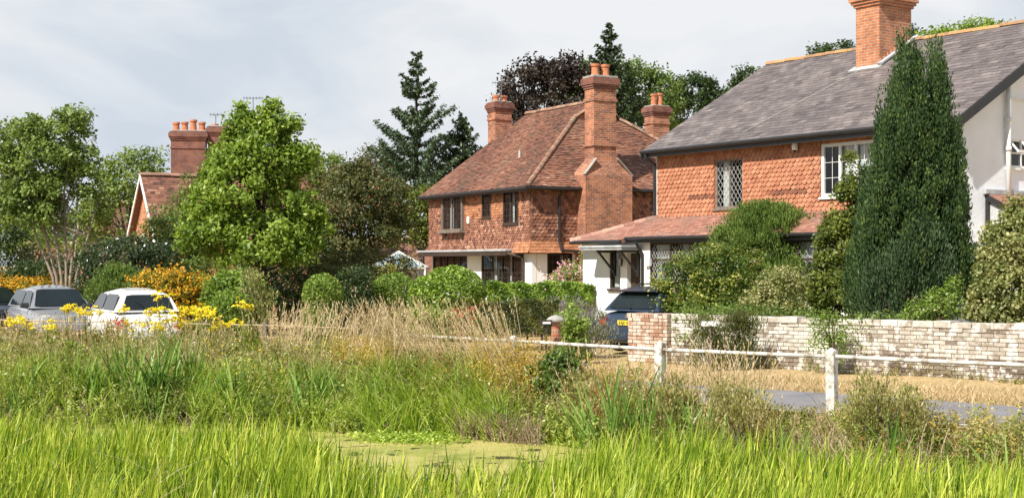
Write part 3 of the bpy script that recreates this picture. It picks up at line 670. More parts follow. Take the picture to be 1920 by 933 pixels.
roof(hb, 'roof', [(-o, L + .3, ez - .12), cF, gl, (W2, apex_s - .05, RZ), (W2, L + .3, RZ)], M['roof_red'], th=.11, thick=.026, rfun=rred, jit=.007)
roof(hb, 'roof', [cF, cR, gr, gl], M['roof_red'], th=.11, thick=.028, rfun=rred, jit=.007)
roof(hb, 'roof', [cR, (SW + o, L + .3, ez - .12), (W2, L + .3, RZ), (W2, apex_s - .05, RZ), gr], M['roof_red'], th=.2, tw=.3, rfun=rred)
mb = MB(); mb.add([(gl[0] + .05, apex_s + .12, gl[2] - .05), (gr[0] - .05, apex_s + .12, gr[2] - .05), (W2, apex_s + .12, RZ - .03)], [(0, 1, 2)])
tile_field(mb, (0, apex_s + .10, 0), (1, 0, 0), (0, 0, 1), [(gl[0] + .05, gl[2]), (gr[0] - .05, gr[2]), (W2, RZ - .03)], .165, .1, .02)
mb.build('gablet', M['tile_wall_orange'], hb)
ridge(hb, (W2, L + .3, RZ + .02), ap, M['ridge_red'], .12, .33)
ridge(hb, cF, (gl[0], gl[1], gl[2] + .05), M['ridge_red'], .10, .12, 'hip_tiles', .04)
ridge(hb, (gl[0], gl[1], gl[2] + .05), ap, M['ridge_red'], .09, .2, 'hip_tiles', .02)
ridge(hb, (gr[0], gr[1], gr[2] + .05), ap, M['ridge_red'], .09, .2, 'hip_tiles', .02)
ridge(hb, cR, (gr[0], gr[1], gr[2] + .05), M['ridge_red'], .10, .12, 'hip_tiles', .04)
mb = MB(); mb.tube([(-o - .04, L + .3, ez - .18), (-o - .04, -o - .04, ez - .18), (2.0, -o - .04, ez - .18)], .06, 8)
mb.tube([(4.0, -o - .04, ez - .18), (SW + o, -o - .04, ez - .18)], .06, 8)
mb.box(-o, -.03, -o, L + .28, ez - .24, ez - .17); mb.box(-.02, SW, -o, -.03, ez - .24, ez - .17); mb.box(-o + .01, -o + .03, -o, L + .28, ez - .30, ez - .12)
mb.build('gutter', M['black_paint'], hb)
ud = B.uz(PS, 1046, 400)[0]
mb = MB(); mb.tube([(ud, -o - .04, ez - .2), (ud, -.12, ez - .5), (ud, -.12, JZ + .3), (ud, -.27, JZ - .02), (ud + .9, -.27, JZ - .06)], .055, 8); mb.build('downpipe', M['black_paint'], hb)
mb = MB(); uu, zz = B.uz(PF, 881, 413); mb.fbox(PF, uu - .09, uu + .09, zz - .14, zz + .14, .03, .12); mb.build('wall_lamp', M['white_paint'], hb, bevel=.05)
mb = MB(); mb.tube([(1.55, 3.6, EV + 1.55 * sf - .05), (1.55, 3.6, EV + 1.55 * sf + .32)], .05, 10); mb.build('roof_vent', M['lead'], hb)
# shouldered main chimney
c0, c1, d0 = 1.95, 3.98, -.62; s0, s1 = 2.42, 3.38; d1 = -.45
mb = MB(); mb.box(c0, c1, d0, .35, 0, 5.35)
mb.hexa([(c0, d0, 5.35), (c1, d0, 5.35), (c1, .35, 5.35), (c0, .35, 5.35), (s0, d1, 5.95), (s1, d1, 5.95), (s1, .2, 5.95), (s0, .2, 5.95)])
cm = mb.build('chimney', M['brick'], hb); cm['label'] = 'tall shouldered chimney on the side wall with two terracotta pots'
mb = MB(); mb.box(s0, s1, d1, .2, 5.95, 9.0)
mb.box(s0 - .05, s1 + .05, d1 - .05, .25, 6.75 - .32, 6.52); mb.box(s0 - .035, s1 + .035, d1 - .035, .235, 8.1, 8.2)
mb.build('upper_stack', M['brick'], cm); mb = MB()
for k, e_ in enumerate((.04, .075, .11)): mb.box(s0 - e_, s1 + e_, d1 - e_, .2 + e_, 8.55 + k * .08, 8.629 + k * .08 + (.16 if k == 2 else 0))
mb.build('corbel', M['brick_dark'], cm)
mb = MB(); mb.box(s0 - .06, s1 + .06, d1 - .06, .26, 8.95, 9.04)
for sx, (xa, xb, xc) in enumerate(((c0 - .03, s0 + .02, 1), (s1 - .02, c1 + .03, -1))):
    za, zb_ = (5.36, 5.98) if xc > 0 else (5.98, 5.36)
    mb.bar(((xa), d0 + .05, za), ((xb), d0 + .05, zb_), .16, .05)
mb.build('flaunching', M['cement'], cm, bevel=.02)
pots(cm, [(s0 + .26, -.12, 9.03, .46), (s0 + .70, -.12, 9.03, .46)], rad=.15)
ch = stack(hb, 3.25, 4.05, L + .32, L + .98, 0, 9.0, 'brick'); pots(ch, [(3.46, L + .65, 9.05, .32), (3.86, L + .65, 9.05, .32)], rad=.14)
ch['label'] = 'far left chimney with two squat pots'
ch = stack(hb, 9.3, 10.15, 5.75, 6.4, 0, 8.85, 'brick'); pots(ch, [(9.55, 6.05, 8.9, .55), (9.86, 6.05, 8.9, .6)], rad=.13); ch['label'] = 'rear right chimney with two tall pots'

# ---------------------------------------------------------------- left cottage
def gable_house(origin, ang, label, L, W, ev, rz, wallm, roofm, cat='house', barge=True):
    h = empty('cottage', (*origin, 0), ang, label, cat)
    mb = MB(); mb.box(0, W, 0, .2, 0, ev); mb.box(0, W, L - .2, L, 0, ev); mb.box(0, .2, .21, L - .21, 0, ev); mb.box(W - .2, W, .21, L - .21, 0, ev)
    for y in (0, L - .2): mb.add([(0, y, ev), (W, y, ev), (W / 2, y, rz - .1), (0, y + .2, ev), (W, y + .2, ev), (W / 2, y + .2, rz - .1)], [(0, 1, 2), (3, 5, 4), (0, 2, 5, 3), (1, 4, 5, 2)])
    mb.build('wall', M[wallm], h); s = (rz - ev) / (W / 2); o = .3
    roof(h, 'roof', [(-o, L + .25, ev - o * s), (-o, -.25, ev - o * s), (W / 2, -.25, rz), (W / 2, L + .25, rz)], M[roofm], tw=.22, th=.13, rfun=rred)
    roof(h, 'roof', [(W + o, -.25, ev - o * s), (W + o, L + .25, ev - o * s), (W / 2, L + .25, rz), (W / 2, -.25, rz)], M[roofm], tw=.22, th=.13, rfun=rred)
    ridge(h, (W / 2, L + .25, rz + .02), (W / 2, -.25, rz + .02), M['ridge_red'], .12, .4)
    if barge:
        for sx in (-1, 1):
            mb = MB(); x0 = W / 2 + sx * (W / 2 + o); p = [(x0, -.31, ev - o * s - .22), (x0, -.26, ev - o * s - .22), (W / 2, -.26, rz - .22), (W / 2, -.31, rz - .22)]
            mb.hexa([*p, *[(q[0], q[1], q[2] + .2) for q in p]]); mb.build('barge_board', M['white_paint'], h)
    return h
aC = R(62)     # gable end turned to the left, long roof slope to the right
def at(x, d): return (px(x, d), d)
hc = gable_house((px(252, 61), 61), R(-58), 'red brick cottage with white barge boards and a broad chimney stack behind the maple', 7, 3.4, 3.6, 5.95, 'brick_orange', 'roof_red')
Pg = Plane((0, 0, 0), (1, 0, 0), (0, -1, 0))
window(hc, Pg, (1.1, 1.9, 2.3, 3.4), 'white_paint', cols=2, rows=2, depth=-.04, fw=.09, curtain=[(0, 1)])
hd = gable_house((px(336, 66), 66), R(-60), 'long brick cottage behind the maple carrying two broad chimney stacks', 6, 5, 4.2, 7.2, 'brick', 'roof_red', barge=False)
def world_stack(parent, loc, rz, w, dpt, z1, n, label, mat='brick_dark', hts=None):
    p = parent; Mi = (Matrix.Translation(parent.location) @ Matrix.Rotation(parent.rotation_euler.z, 4, 'Z')).inverted()
    c = stack(p, -w / 2, w / 2, -dpt / 2, dpt / 2, 0, z1, mat)
    c.matrix_local = Mi @ Matrix.Translation((loc[0], loc[1], 0)) @ Matrix.Rotation(rz, 4, 'Z'); c['label'] = label
    pots(c, [(-w / 2 + w * (k + .5) / n, 0, z1 + .08, (hts or [.42] * n)[k]) for k in range(n)], rad=.15)
    return c
world_stack(hd, (px(354, 62), 62), R(8), 1.5, .9, 7.95, 4, 'broad stack with four terracotta pots', hts=[.4, .42, .52, .42])
world_stack(hd, (px(425, 62.5), 62.5), R(8), 1.6, .9, 8.2, 3, 'second broad stack half hidden by the maple', hts=[.12, .18, .3])
he = gable_house(at(150, 73), R(-62), 'small brick gable with white barge boards glimpsed between the airy tree stems', 6, 3.2, 2.5, 5.3, 'brick_orange', 'roof_red')
window(he, Pg, (1.2, 2.0, 1.6, 2.6), 'white_paint', cols=2, rows=2, depth=-.04, fw=.09, curtain=[(0, 1)])
hf = gable_house(at(42, 76), R(-62), 'low outbuilding with small orange gable at the far left', 8, 2.6, 1.9, 3.25, 'brick_orange', 'roof_red', cat='outbuilding')
hg = gable_house(at(606, 62), R(105), 'tiled cottage roof with a white barge board between the maple and the apple tree', 7, 4.4, 2.9, 5.0, 'brick', 'roof_red')
hh = gable_house((px(815, 66), 66), R(62), 'low brown tiled garage roof behind the glass conservatory', 9, 5.0, 1.6, 3.4, 'brick_dark', 'roof_red', cat='garage', barge=False)
# conservatory: white framed glass lantern roof
cx_, cd = px(748, 56), 56.0
hi = empty('conservatory', (cx_, cd, 0), R(-8), 'white framed conservatory with shallow glass roof beside the middle house', 'conservatory')
mb = MB(); wv, dv = 1.25, 1.1; n = 8
ring = [(wv * math.cos(2 * math.pi * k / n + .39), dv * math.sin(2 * math.pi * k / n + .39), 1.95) for k in range(n)]; top = (0, 0, 2.62)
for k in range(n):
    mb.bar(ring[k], top, .055, .05); mb.bar(ring[k], ring[(k + 1) % n], .08, .08); mb.bar((ring[k][0], ring[k][1], 0), ring[k], .07)
mb.build('frame', M['white_paint'], hi)
mb = MB(); mb.add([*ring, (0, 0, 2.61)], [(k, (k + 1) % n, n) for k in range(n)]); M['roof_glass'] = plain('roof_glass', (.22, .29, .33), .1, var=.1, scale=2, bd=0); mb.build('roof_glass', M['roof_glass'], hi)
mb = MB(); mb.add([(q[0] * .97, q[1] * .97, z) for z in (.0, 1.93) for q in ring], [(k, (k + 1) % n, n + (k + 1) % n, n + k) for k in range(n)]); mb.build('glass_wall', M['glass'], hi)

# aerials
def aerial(x, y, d, wdt, label, n=7, mast=1.2, z=None, tilt=0):
    zt = pz(y, d); e_ = empty('aerial', (px(x, d), d, zt - mast), R(tilt), label, 'aerial')
    mb = MB(); mb.tube([(0, 0, 0), (0, 0, mast)], .018, 6); mb.build('mast', M['metal'], e_)
    mb = MB(); mb.bar((-wdt / 2, 0, mast), (wdt / 2, 0, mast), .03)
    for k in range(n): xx = -wdt / 2 + wdt * k / (n - 1); mb.bar((xx, -.2, mast + .01), (xx, .2, mast + .05), .014); mb.bar((xx, 0, mast - .09), (xx, 0, mast + .09), .012)
    mb.build('antenna', M['metal'], e_)
aerial(474, 184, 62.5, .85, 'wide rake television aerial on the stack half hidden by the maple', mast=1.35)
aerial(404, 215, 62, .5, 'small television aerial beside the four pots of the broad left stack', n=4, mast=1.2)
aerial(940, 155, 59.3, .75, 'television aerial above the far left chimney of the middle house', mast=.9)
# ---------------------------------------------------------------- white fence by the lane
fe = empty('post_and_rail_fence', (F0[0], F0[1], 0), 0, 'white post and rail fence with peeling paint running between pond and lane', 'fence')
def fl(px_, yrail): 
    d = 1.22 * F / (yrail - HY); return V3(px(px_, d), d, 0)
fp = [V3(9.3, 14.2, 0), V3(6.75, 16.3, 0), V3(4.22, 18.3, 0), V3(2.11, 19.8, 0), V3(.03, 22.0, 0), V3(-1.95, 23.9, 0)]
org = V3(F0[0], F0[1], 0)
for k, p in enumerate(fp):
    q = p - org; mb = MB(); a = math.atan2(.667, -.745); c, s_ = math.cos(a) * .062, math.sin(a) * .062
    lean = random.uniform(-.012, .012); hgt = 1.0 + random.uniform(-.02, .03); b4 = [q + V3(c - s_, s_ + c, -.1), q + V3(-c - s_, -s_ + c, -.1), q + V3(-c + s_, -s_ - c, -.1), q + V3(c + s_, s_ - c, -.1)]
    mb.hexa(b4 + [v + V3(lean, lean, hgt + .05) for v in b4]); t4 = [v + V3(lean, lean, hgt + .05) for v in b4]
    cen = sum(t4) / 4; mb.add(t4 + [cen + V3(0, 0, .05)], [(0, 1, 4), (1, 2, 4), (2, 3, 4), (3, 0, 4)])
    mb.build('post', M['fence_paint'], fe, bevel=.012)
for a, b in zip(fp[:-1], fp[1:]):
    d = (b - a) / np.linalg.norm(b - a); mb = MB(); mid = (a + b) / 2 - org
    mb.tube([a - org + d * .05 + V3(0, 0, .885), mid + V3(0, 0, .881), b - org - d * .05 + V3(0, 0, .885)], .027, 8); mb.build('rail', M['fence_paint'], fe, smooth=True)
M['rope'] = plain('rope', (.50, .40, .27), .9)
fr = empty('low_fence', (-4.4, 27.7, 0), 0, 'thin weathered rail fence among dry grass in front of the parked cars', 'fence')
pp = [V3(-3.0, 26.6, 0), V3(-5.0, 28.0, 0), V3(-8.2, 29.4, 0), V3(-11.6, 30.8, 0), V3(-15, 32, 0)]
for p in pp:
    mb = MB(); q = p - V3(-4.4, 27.7, 0); mb.box(q[0] - .045, q[0] + .045, q[1] - .045, q[1] + .045, -.1, .93); mb.build('post', M['grey_wood'], fr)
for a, b in zip(pp[:-1], pp[1:]):
    mb = MB(); mb.tube([a - V3(-4.4, 27.7, -.87), b - V3(-4.4, 27.7, -.87)], .014, 6); mb.build('rail', M['rope'], fr)

# ---------------------------------------------------------------- old brick garden wall
gw_o = V3(2.62, 30.15, 0); gd = V3(.7526, -.6585, 0)
gw = empty('garden_wall', tuple(gw_o), math.atan2(gd[1], gd[0]), 'old brick garden wall with flaking whitewash, lichen and a square end pier', 'wall')
M['wash_brick'] = attr('wash_brick', [(0, (.12, .085, .065)), (.3, (.22, .17, .13)), (.5, (.37, .32, .26)), (.65, (.46, .43, .37)), (1, (.58, .56, .50))], stain=(.62, .59, .54), sscale=4.5, slo=.50, shi=.58)
M['wash_brick2'] = attr('wash_brick2', [(0, (.30, .15, .09)), (.5, (.46, .29, .20)), (1, (.58, .46, .37))], stain=(.60, .54, .46), sscale=3.5, slo=.46, shi=.6)
M['mortar'] = plain('mortar', (.20, .165, .13), .95, var=.4, scale=8)
def bricks(mb, u0, u1, z0, z1, nrm=-.001, rf=None, axis='x', off0=0):
    n = int(round((z1 - z0) / .078))
    for k in range(n):
        z = z0 + k * .078; u = u0 - (.1125 if (k + off0) % 2 else 0)
        while u < u1:
            a, b = max(u + .006, u0), min(u + .219, u1)
            if b - a > .03:
                e_ = random.gauss(.008, .005); zj = random.gauss(0, .002)
                if axis == 'x': mb.box(a, b, -e_, .03, z + .006 + zj, z + .072 + zj, rf((a + b) / 2, z) if rf else None)
                else: mb.box(-e_, .03, a, b, z + .006 + zj, z + .072 + zj, rf((a + b) / 2, z) if rf else None)
            u += .225
def wr(u, z):      # whitewash has worn off low down and round the damp parts
    w = .72 + .12 * math.sin(u * 1.1 + 2) + .12 * math.sin(u * 2.7 + z * 3) - (0.33 if z < .35 else 0) - .30 * math.exp(-((u - 6.3) / 1.1) ** 2)
    return min(1, max(0, random.gauss(w, .12)))
WL = 16.0; HW = 1.05
mb = MB(); mb.box(1.0, WL, .004, .30, -.1, HW - .09); mb.build('core', M['mortar'], gw)
mb = MB(); bricks(mb, 1.02, WL, .0, HW - .13, rf=wr)
mb.build('brickwork', M['wash_brick'], gw)
mb = MB(); u = 1.03
while u < WL:
    w_ = random.uniform(.26, .42); h_ = random.gauss(.085, .008); mb.box(u + .004, u + w_ - .004, -.03 + random.gauss(0, .006), .33, HW - .12, HW - .12 + h_ + .03, random.uniform(.35, .8)); u += w_
mb.build('coping', M['wash_brick'], gw, bevel=.012)
mb = MB(); mb.box(0.01, 1.0, -.14, .46, -.1, .94); mb.build('pier_core', M['mortar'], gw)
mb = MB(); n = 12
for k in range(n):
    z = k * .079; 
    for (x0, x1, y0, y1, al) in ((0, 1.01, -.16, -.12, 'x'), (-.02, .02, -.15, .47, 'y')):
        u = (x0 if al == 'x' else y0) - (.11 if k % 2 else 0); end = x1 if al == 'x' else y1; st = x0 if al == 'x' else y0
        while u < end:
            a, b = max(u + .006, st), min(u + .219, end)
            if b - a > .03:
                e_ = random.gauss(0, .006)
                if al == 'x': mb.box(a, b, y0 + e_, y1, z + .006, z + .073)
                else: mb.box(x0 + e_, x1, a, b, z + .006, z + .073)
            u += .225
for k in range(n):
    u = -.13 - (.11 if k % 2 else 0)
    while u < .46:
        a, b = max(u + .006, -.13), min(u + .219, .46)
        if b - a > .03: mb.box(.97, 1.012 + random.gauss(0, .004), a, b, k * .079 + .006, k * .079 + .073)
        u += .225
for k in range(9):
    mb.box(-.03 + k * .117, -.03 + k * .117 + .105, -.17 + random.gauss(0, .01), .48, .945, 1.035 + random.gauss(0, .01))
mb.build('pier', M['wash_brick2'], gw, bevel=.006)
# little white notice in front of the wall, mushroom lamp by the hedge
sg = empty('garden_sign', (px(1331, 27.2), 27.2, 0), R(5), 'small blank white notice board on a post against the garden wall', 'sign')
zz = pz(607, 27.2); mb = MB(); mb.box(-.17, .17, -.02, .01, zz - .045, zz + .055); mb.build('board', M['white_paint'], sg, bevel=.008); mb = MB(); mb.box(-.02, .02, .012, .045, 0, zz); mb.build('post', M['grey_wood'], sg)
sg = empty('garden_sign', (px(1025, 27.6), 27.6, 0), R(10), 'tiny white strip notice beside the stone mushroom cap', 'sign')
zz = pz(605, 27.6); mb = MB(); mb.box(-.08, .08, -.02, .01, zz - .02, zz + .02); mb.build('board', M['white_paint'], sg, bevel=.004); mb = MB(); mb.box(-.12, .12, .012, .03, zz - .06, zz + .06); mb.box(-.02, .02, .031, .05, 0, zz); mb.build('post', M['dark_wood'], sg)
st = empty('staddle_stone', (px(1042, 28), 28, 0), 0, 'pale mushroom-shaped stone cap on a short brick stem by the low hedge', 'garden ornament')
zz = pz(600, 28); mb = MB(); mb.lathe((0, 0, 0), [(.12, 0), (.085, zz - .04)], 12); mb.build('stem', M['brick'], st)
mb = MB(); mb.lathe((0, 0, zz - .04), [(.13, 0), (.19, .02), (.18, .07), (.11, .12), (.03, .145)], 14); mb.build('cap', M['cement'], st, smooth=True)

# ---------------------------------------------------------------- cars
def paint(name, c, metal=.4):
    m, t, b = nodes(name); b.inputs['Base Color'].default_value = (*c, 1); b.inputs['Metallic'].default_value = metal
    b.inputs['Roughness'].default_value = .32; b.inputs['Coat Weight'].default_value = .8; b.inputs['Coat Roughness'].default_value = .05
    n = noise(t, 3, 4); k = ramp(t, [(.3, (.25,) * 3), (.7, (.42,) * 3)]); t.links.new(n.outputs[0], k.inputs[0]); t.links.new(k.outputs[0], b.inputs['Roughness']); return m
M['car_glass'] = plain('car_glass', (.012, .018, .018),   .03, var=.3, scale=2, bd=.002, spec=.7)
M['tyre'] = plain('tyre', (.02, .02, .02), .8); M['red_lens'] = plain('red_lens', (.50, .02, .02), .15, bd=0); M['clear_lens'] = plain('clear_lens', (.6, .6, .6), .1, bd=0)
M['plate_yellow'] = plain('plate_yellow', (.80, .58, .02), .5, var=.05, bd=0); M['black_plastic'] = plain('black_plastic', (.03, .03, .032), .6)
def car(label, loc, heading, mat, L=4.0, W=1.68, Hh=1.47, belt=.90, prof=(1.30, .62, -.9, -1.62, -1.86), roofdrop=.05, group=None, plate=None, spoiler=False, rear_in=.0, rails=False):
    """x forward, y left; prof = windscreen base, windscreen top, roof back, rear glass top, rear glass base (x)"""
    e_ = empty('car', (*loc, .035), heading, label, 'car', group); hw = W / 2
    xs_ = np.array([L / 2, L / 2 - .06, L / 2 - .3, prof[0] + .02, .3, -.6, prof[4] - .02, -L / 2 + .05, -L / 2]); wd_ = [hw * .72, hw * .86, hw * .95, hw, hw, hw, hw * .97, hw * .90, hw * .80]
    zt = [.58, .68, belt - .14, belt, belt + .02, belt + .03, belt + .02, belt - .16, .62]; zb = [.30, .22, .20, .18, .18, .18, .2, .24, .32]
    mb = MB(); vs = []; 
    for x, w, a, b in zip(xs_, wd_, zt, zb):
        h_ = a - b
        for (yy, z) in ((w * .90, b), (w, b + h_ * .25), (w, b + h_ * .62), (w * .965, a - .03), (w * .90, a), (0, a + .035)): vs.append((x, yy, z))
        for (yy, z) in ((w * .90, a), (w * .965, a - .03), (w, b + h_ * .62), (w, b + h_ * .25), (w * .90, b)): vs.append((x, -yy, z))
    n = 11; fs = []
    for k in range(len(xs_) - 1):
        for q in range(n): fs.append((k * n + q, k * n + (q + 1) % n, (k + 1) * n + (q + 1) % n, (k + 1) * n + q))
    fs += [tuple(range(n))[::-1], tuple((len(xs_) - 1) * n + k for k in range(n))]
    mb.add(vs, fs); body = mb.build('body', mat, e_, smooth=True)
    sb = body.modifiers.new('s', 'SUBSURF'); sb.levels = 2; sb.render_levels = 2
    x0, x1, x2, x3, x4 = prof; tops = [(x0, belt + .01, 0), (x1, Hh - .05, 1), ((x1 + x2) / 2, Hh + .015, 1), (x2, Hh - .04, 1), (x3, Hh - .09 - rear_in, 1), (x4, belt + .02, 0)]
    wb_, wt = hw * .93, hw * .67
    def cross(x, z, f, up):
        w = wb_ + (wt - wb_) * (z - belt) / (Hh - belt); return [(x, w * s_, z - (1 - c_) * up) for s_, c_ in ((1, 0), (.93, .45), (.62, .85), (0, 1), (-.62, .85), (-.93, .45), (-1, 0))]
    mb = MB(); vs = []
    for (x, z, f) in tops: vs += cross(x, z, f, .11 * f)
    fs = [(k * 7 + q, k * 7 + q + 1, (k + 1) * 7 + q + 1, (k + 1) * 7 + q) for k in range(5) for q in range(6)]
    fs += [tuple(k * 7 for k in range(6))[::-1], tuple(k * 7 + 6 for k in range(6))]
    mb.add(vs, fs); mb.build('cabin', mat, e_, smooth=False, bevel=.08)
    # glass
    def panel(name, a, b, up, s0, s1, t0, t1, off):
        mb = MB(); vs = []; A_, B_ = np.array(cross(*a, up)), np.array(cross(*b, up)); nn = np.cross(B_[3] - A_[3], (0, 1, 0)); nn /= np.linalg.norm(nn); nn *= off
        for k, yy in enumerate(np.linspace(s0, s1, 9)):
            for tt in (t0 + (.04 if k in (0, 8) else 0), t1 - (.04 if k in (0, 8) else 0)):
                w = wb_ + (wt - wb_) * tt; p = A_[3] * (1 - tt) + B_[3] * tt; bow = -.035 * abs(yy) ** 2 * np.sign(off) * 0
                vs.append((p[0] + nn[0], yy * w, p[2] + nn[2]))
        mb.add(vs, [(2 * k, 2 * k + 2, 2 * k + 3, 2 * k + 1) for k in range(8)]); o_ = mb.build(name, M['car_glass'], e_)
        return o_
    sc = 1
    fx = (tops[0][0] - tops[1][0]); 
    panel('windscreen', tops[0], tops[1], 0, -.90, .90, .06, .90, -.02)
    panel('rear_window', tops[5], tops[4], 0, -.84, .84, .10, .88, .02)
    for sy in (1, -1):
        def sp(x, z): return (x, sy * (wb_ + (wt - wb_) * (z - belt) / (Hh - belt) + .012), z)
        z0, z1 = belt + .06, Hh - .13; xm = (x1 + x2) / 2 + .12
        fxx = lambda z: x0 + (x1 - x0) * (z - belt) / (Hh - belt); rxx = lambda z: x4 + (x3 - x4) * (z - belt) / (Hh - belt)
        for (a, b, c, d) in ((fxx(z0) - .16, xm + .05, xm + .05, fxx(z1) - .10), (xm - .05, rxx(z0) + .30, rxx(z1) + .22, xm - .05)):
            pts = [sp(a, z0), sp(b, z0), sp(b if c > b else b + (c - b) * .3, z0 + .1), sp(c, z1), sp(d, z1), sp(a if d < a - .05 and False else a + (d - a) * .25, z0 + .1)]
            mb = MB(); mb.add(pts, [tuple(range(6)) if sy < 0 else tuple(range(6))[::-1]]); mb.build('side_window', M['car_glass'], e_)
        mb = MB(); mb.box(fxx(z0) - .25, fxx(z0) - .10, sy * (hw * .95), sy * (hw + .17), belt + .02, belt + .16); mb.build('mirror', M['black_plastic'] if not rails else mat, e_, bevel=.03)
        for xw in (L / 2 - .78, -L / 2 + .72):
            mb = MB(); yy = sy * (hw - .09); prof_ = [(.20, -.09), (.29, -.09), (.305, -.06), (.305, .06), (.29, .09), (.20, .09)]
            vs = [(xw + ra * math.cos(2 * math.pi * k / 20), yy + z, .305 + ra * math.sin(2 * math.pi * k / 20)) for ra, z in prof_ for k in range(20)]
            mb.add(vs, [(i * 20 + k, i * 20 + (k + 1) % 20, ((i + 1) % 6) * 20 + (k + 1) % 20, ((i + 1) % 6) * 20 + k) for i in range(6) for k in range(20)]); w_ = mb.build('wheel', M['tyre'], e_)
            mb = MB()
            for k in range(7): an = 2 * math.pi * k / 7; mb.bar((xw, yy + sy * .05, .305), (xw + .2 * math.cos(an), yy + sy * .05, .305 + .2 * math.sin(an)), .05, .03)
            mb.tube([(xw, yy - .02, .305), (xw, yy + sy * .07, .305)], .05, 10); mb.build('rim', M['metal'], w_)
        mb = MB(); mb.box(L / 2 - .20, L / 2 - .05, sy * hw * .50, sy * hw * .80, .56, .70); mb.build('headlight', M['clear_lens'], e_, bevel=.03)
        mb = MB(); mb.box(-L / 2 - .012, -L / 2 + .16, sy * hw * .72, sy * hw * .93, *((.62, .84) if plate else (.44, .60))); mb.build('tail_light', M['red_lens'], e_, bevel=.03)
    mb = MB(); mb.box(-L / 2 - .06, -L / 2 + .12, -hw * .86, hw * .86, .30, .52); mb.build('rear_bumper', mat, e_, bevel=.04)
    mb = MB(); mb.box(L / 2 - .10, L / 2 + .05, -hw * .84, hw * .84, .26, .48); mb.build('front_bumper', mat, e_, bevel=.04)
    mb = MB(); mb.bar((x4 - .035, 0, belt + .09), (x4 * .45 + x3 * .55 - .03, .28, belt + .30), .02, .015); mb.build('rear_wiper', M['black_plastic'], e_)
    if plate:
        mb = MB(); mb.box(-L / 2 - .028, -L / 2 - .012, -.26, .26, .66, .77); p_ = mb.build('number_plate', M[plate], e_)
        mb = MB()
        for k, yy in enumerate((-.20, -.14, -.08, -.02, .07, .13, .19)): mb.box(-L / 2 - .031, -L / 2 - .029, yy - .017, yy + .017, .68, .75)
        mb.build('characters', M['black_plastic'], p_)
        mb = MB(); mb.tube([(-L / 2 - .03, 0, .86), (-L / 2 - .01, 0, .86)], .045, 12); mb.build('badge', M['metal'], e_)
    if spoiler:
        mb = MB(); mb.hexa([(x3 - .20, -wt * .95, Hh - .12), (x3 - .20, wt * .95, Hh - .12), (x2, wt * .98, Hh - .09), (x2, -wt * .98, Hh - .09), (x3 - .22, -wt * .9, Hh - .085), (x3 - .22, wt * .9, Hh - .085), (x2 + .1, wt * .95, Hh + .0), (x2 + .1, -wt * .95, Hh + .0)][:8])
        mb.build('spoiler', mat, e_, bevel=.015)
    if rails:
        for sy in (1, -1):
            mb = MB(); yy = sy * wt * .86; mb.tube([(x1 - .15, yy, Hh - .03), (x1 - .3, yy, Hh + .05), (x2 + .2, yy, Hh + .05), (x2 + .05, yy, Hh - .03)], .018, 6); mb.build('roof_rail', M['black_plastic'], e_)
    return e_
M['car_white'] = paint('car_white', (.80, .81, .82), 0); M['car_grey'] = paint('car_grey', (.40, .41, .44), .5); M['car_black'] = paint('car_black', (.03, .035, .05), .3); M['car_blue'] = paint('car_blue', (.03, .05, .085), .4)
GC = 'cars parked beyond the tall weeds'
hdg = math.atan2(.70, -.71)
car('white hatchback seen from behind beyond yellow flowers', (px(246, 34.8) , 34.8), math.pi / 2 + R(29), M['car_white'], L=3.55, W=1.64, Hh=1.47, belt=.90, prof=(1.20, .55, -1.15, -1.50, -1.68), group=GC)
car('silver grey rounded hatchback facing the white car', (px(96, 39.0), 39.0), math.pi / 2 + R(31) + math.pi, M['car_grey'], L=4.0, W=1.75, Hh=1.47, belt=.86, group=GC)
car('black car cut off by the left edge, beyond the grey hatchback', (px(-70, 41), 42.5), math.pi / 2 + R(40) + math.pi, M['car_black'], L=4.1, W=1.74, Hh=1.44, belt=.88, group=GC)
car('dark blue hatchback with yellow rear plate parked in front of the white porch', (2.75 + .64 * 2.0, 32.0 + .77 * 1.95), math.atan2(.74, .67), M['car_blue'], L=4.1, W=1.74, Hh=1.54, belt=.96, prof=(1.45, .75, -1.1, -1.55, -1.90), plate='plate_yellow', spoiler=True, rails=True)
# ---------------------------------------------------------------- foliage tools
def nrm(a): return a / (np.linalg.norm(a, axis=1, keepdims=True) + 1e-9)
def leaf_quads(P, D, size, asp=.55, mode='leaf', g=rng):
    n = len(P); rv = nrm(g.normal(size=(n, 3))); sz = size * g.uniform(.6, 1.3, (n, 1))
    if mode == 'up':
        t = nrm(np.array([0, 0, 1.]) + D * .35 + rv * .28); b = nrm(np.cross(t, rv))
    elif mode == 'hang':
        t = nrm(D * .7 + rv * .5 + np.array([0, 0, -.35])); b = nrm(np.cross(t, nrm(rv + np.array([0, 0, .1]))))
    else:
        nn = nrm(D * .55 + rv * .85 + np.array([0, 0, .35])); t = nrm(np.cross(nn, nrm(g.normal(size=(n, 3))))); b = np.cross(nn, t)
    w = sz * asp
    V = np.stack([P - t * sz * .5, P + b * w * .5 - t * sz * .05, P + t * sz * .5, P - b * w * .5 - t * sz * .05], 1)
    return V.reshape(-1, 3)
def quads(V): return np.arange(len(V), dtype=np.int64).reshape(-1, 4)
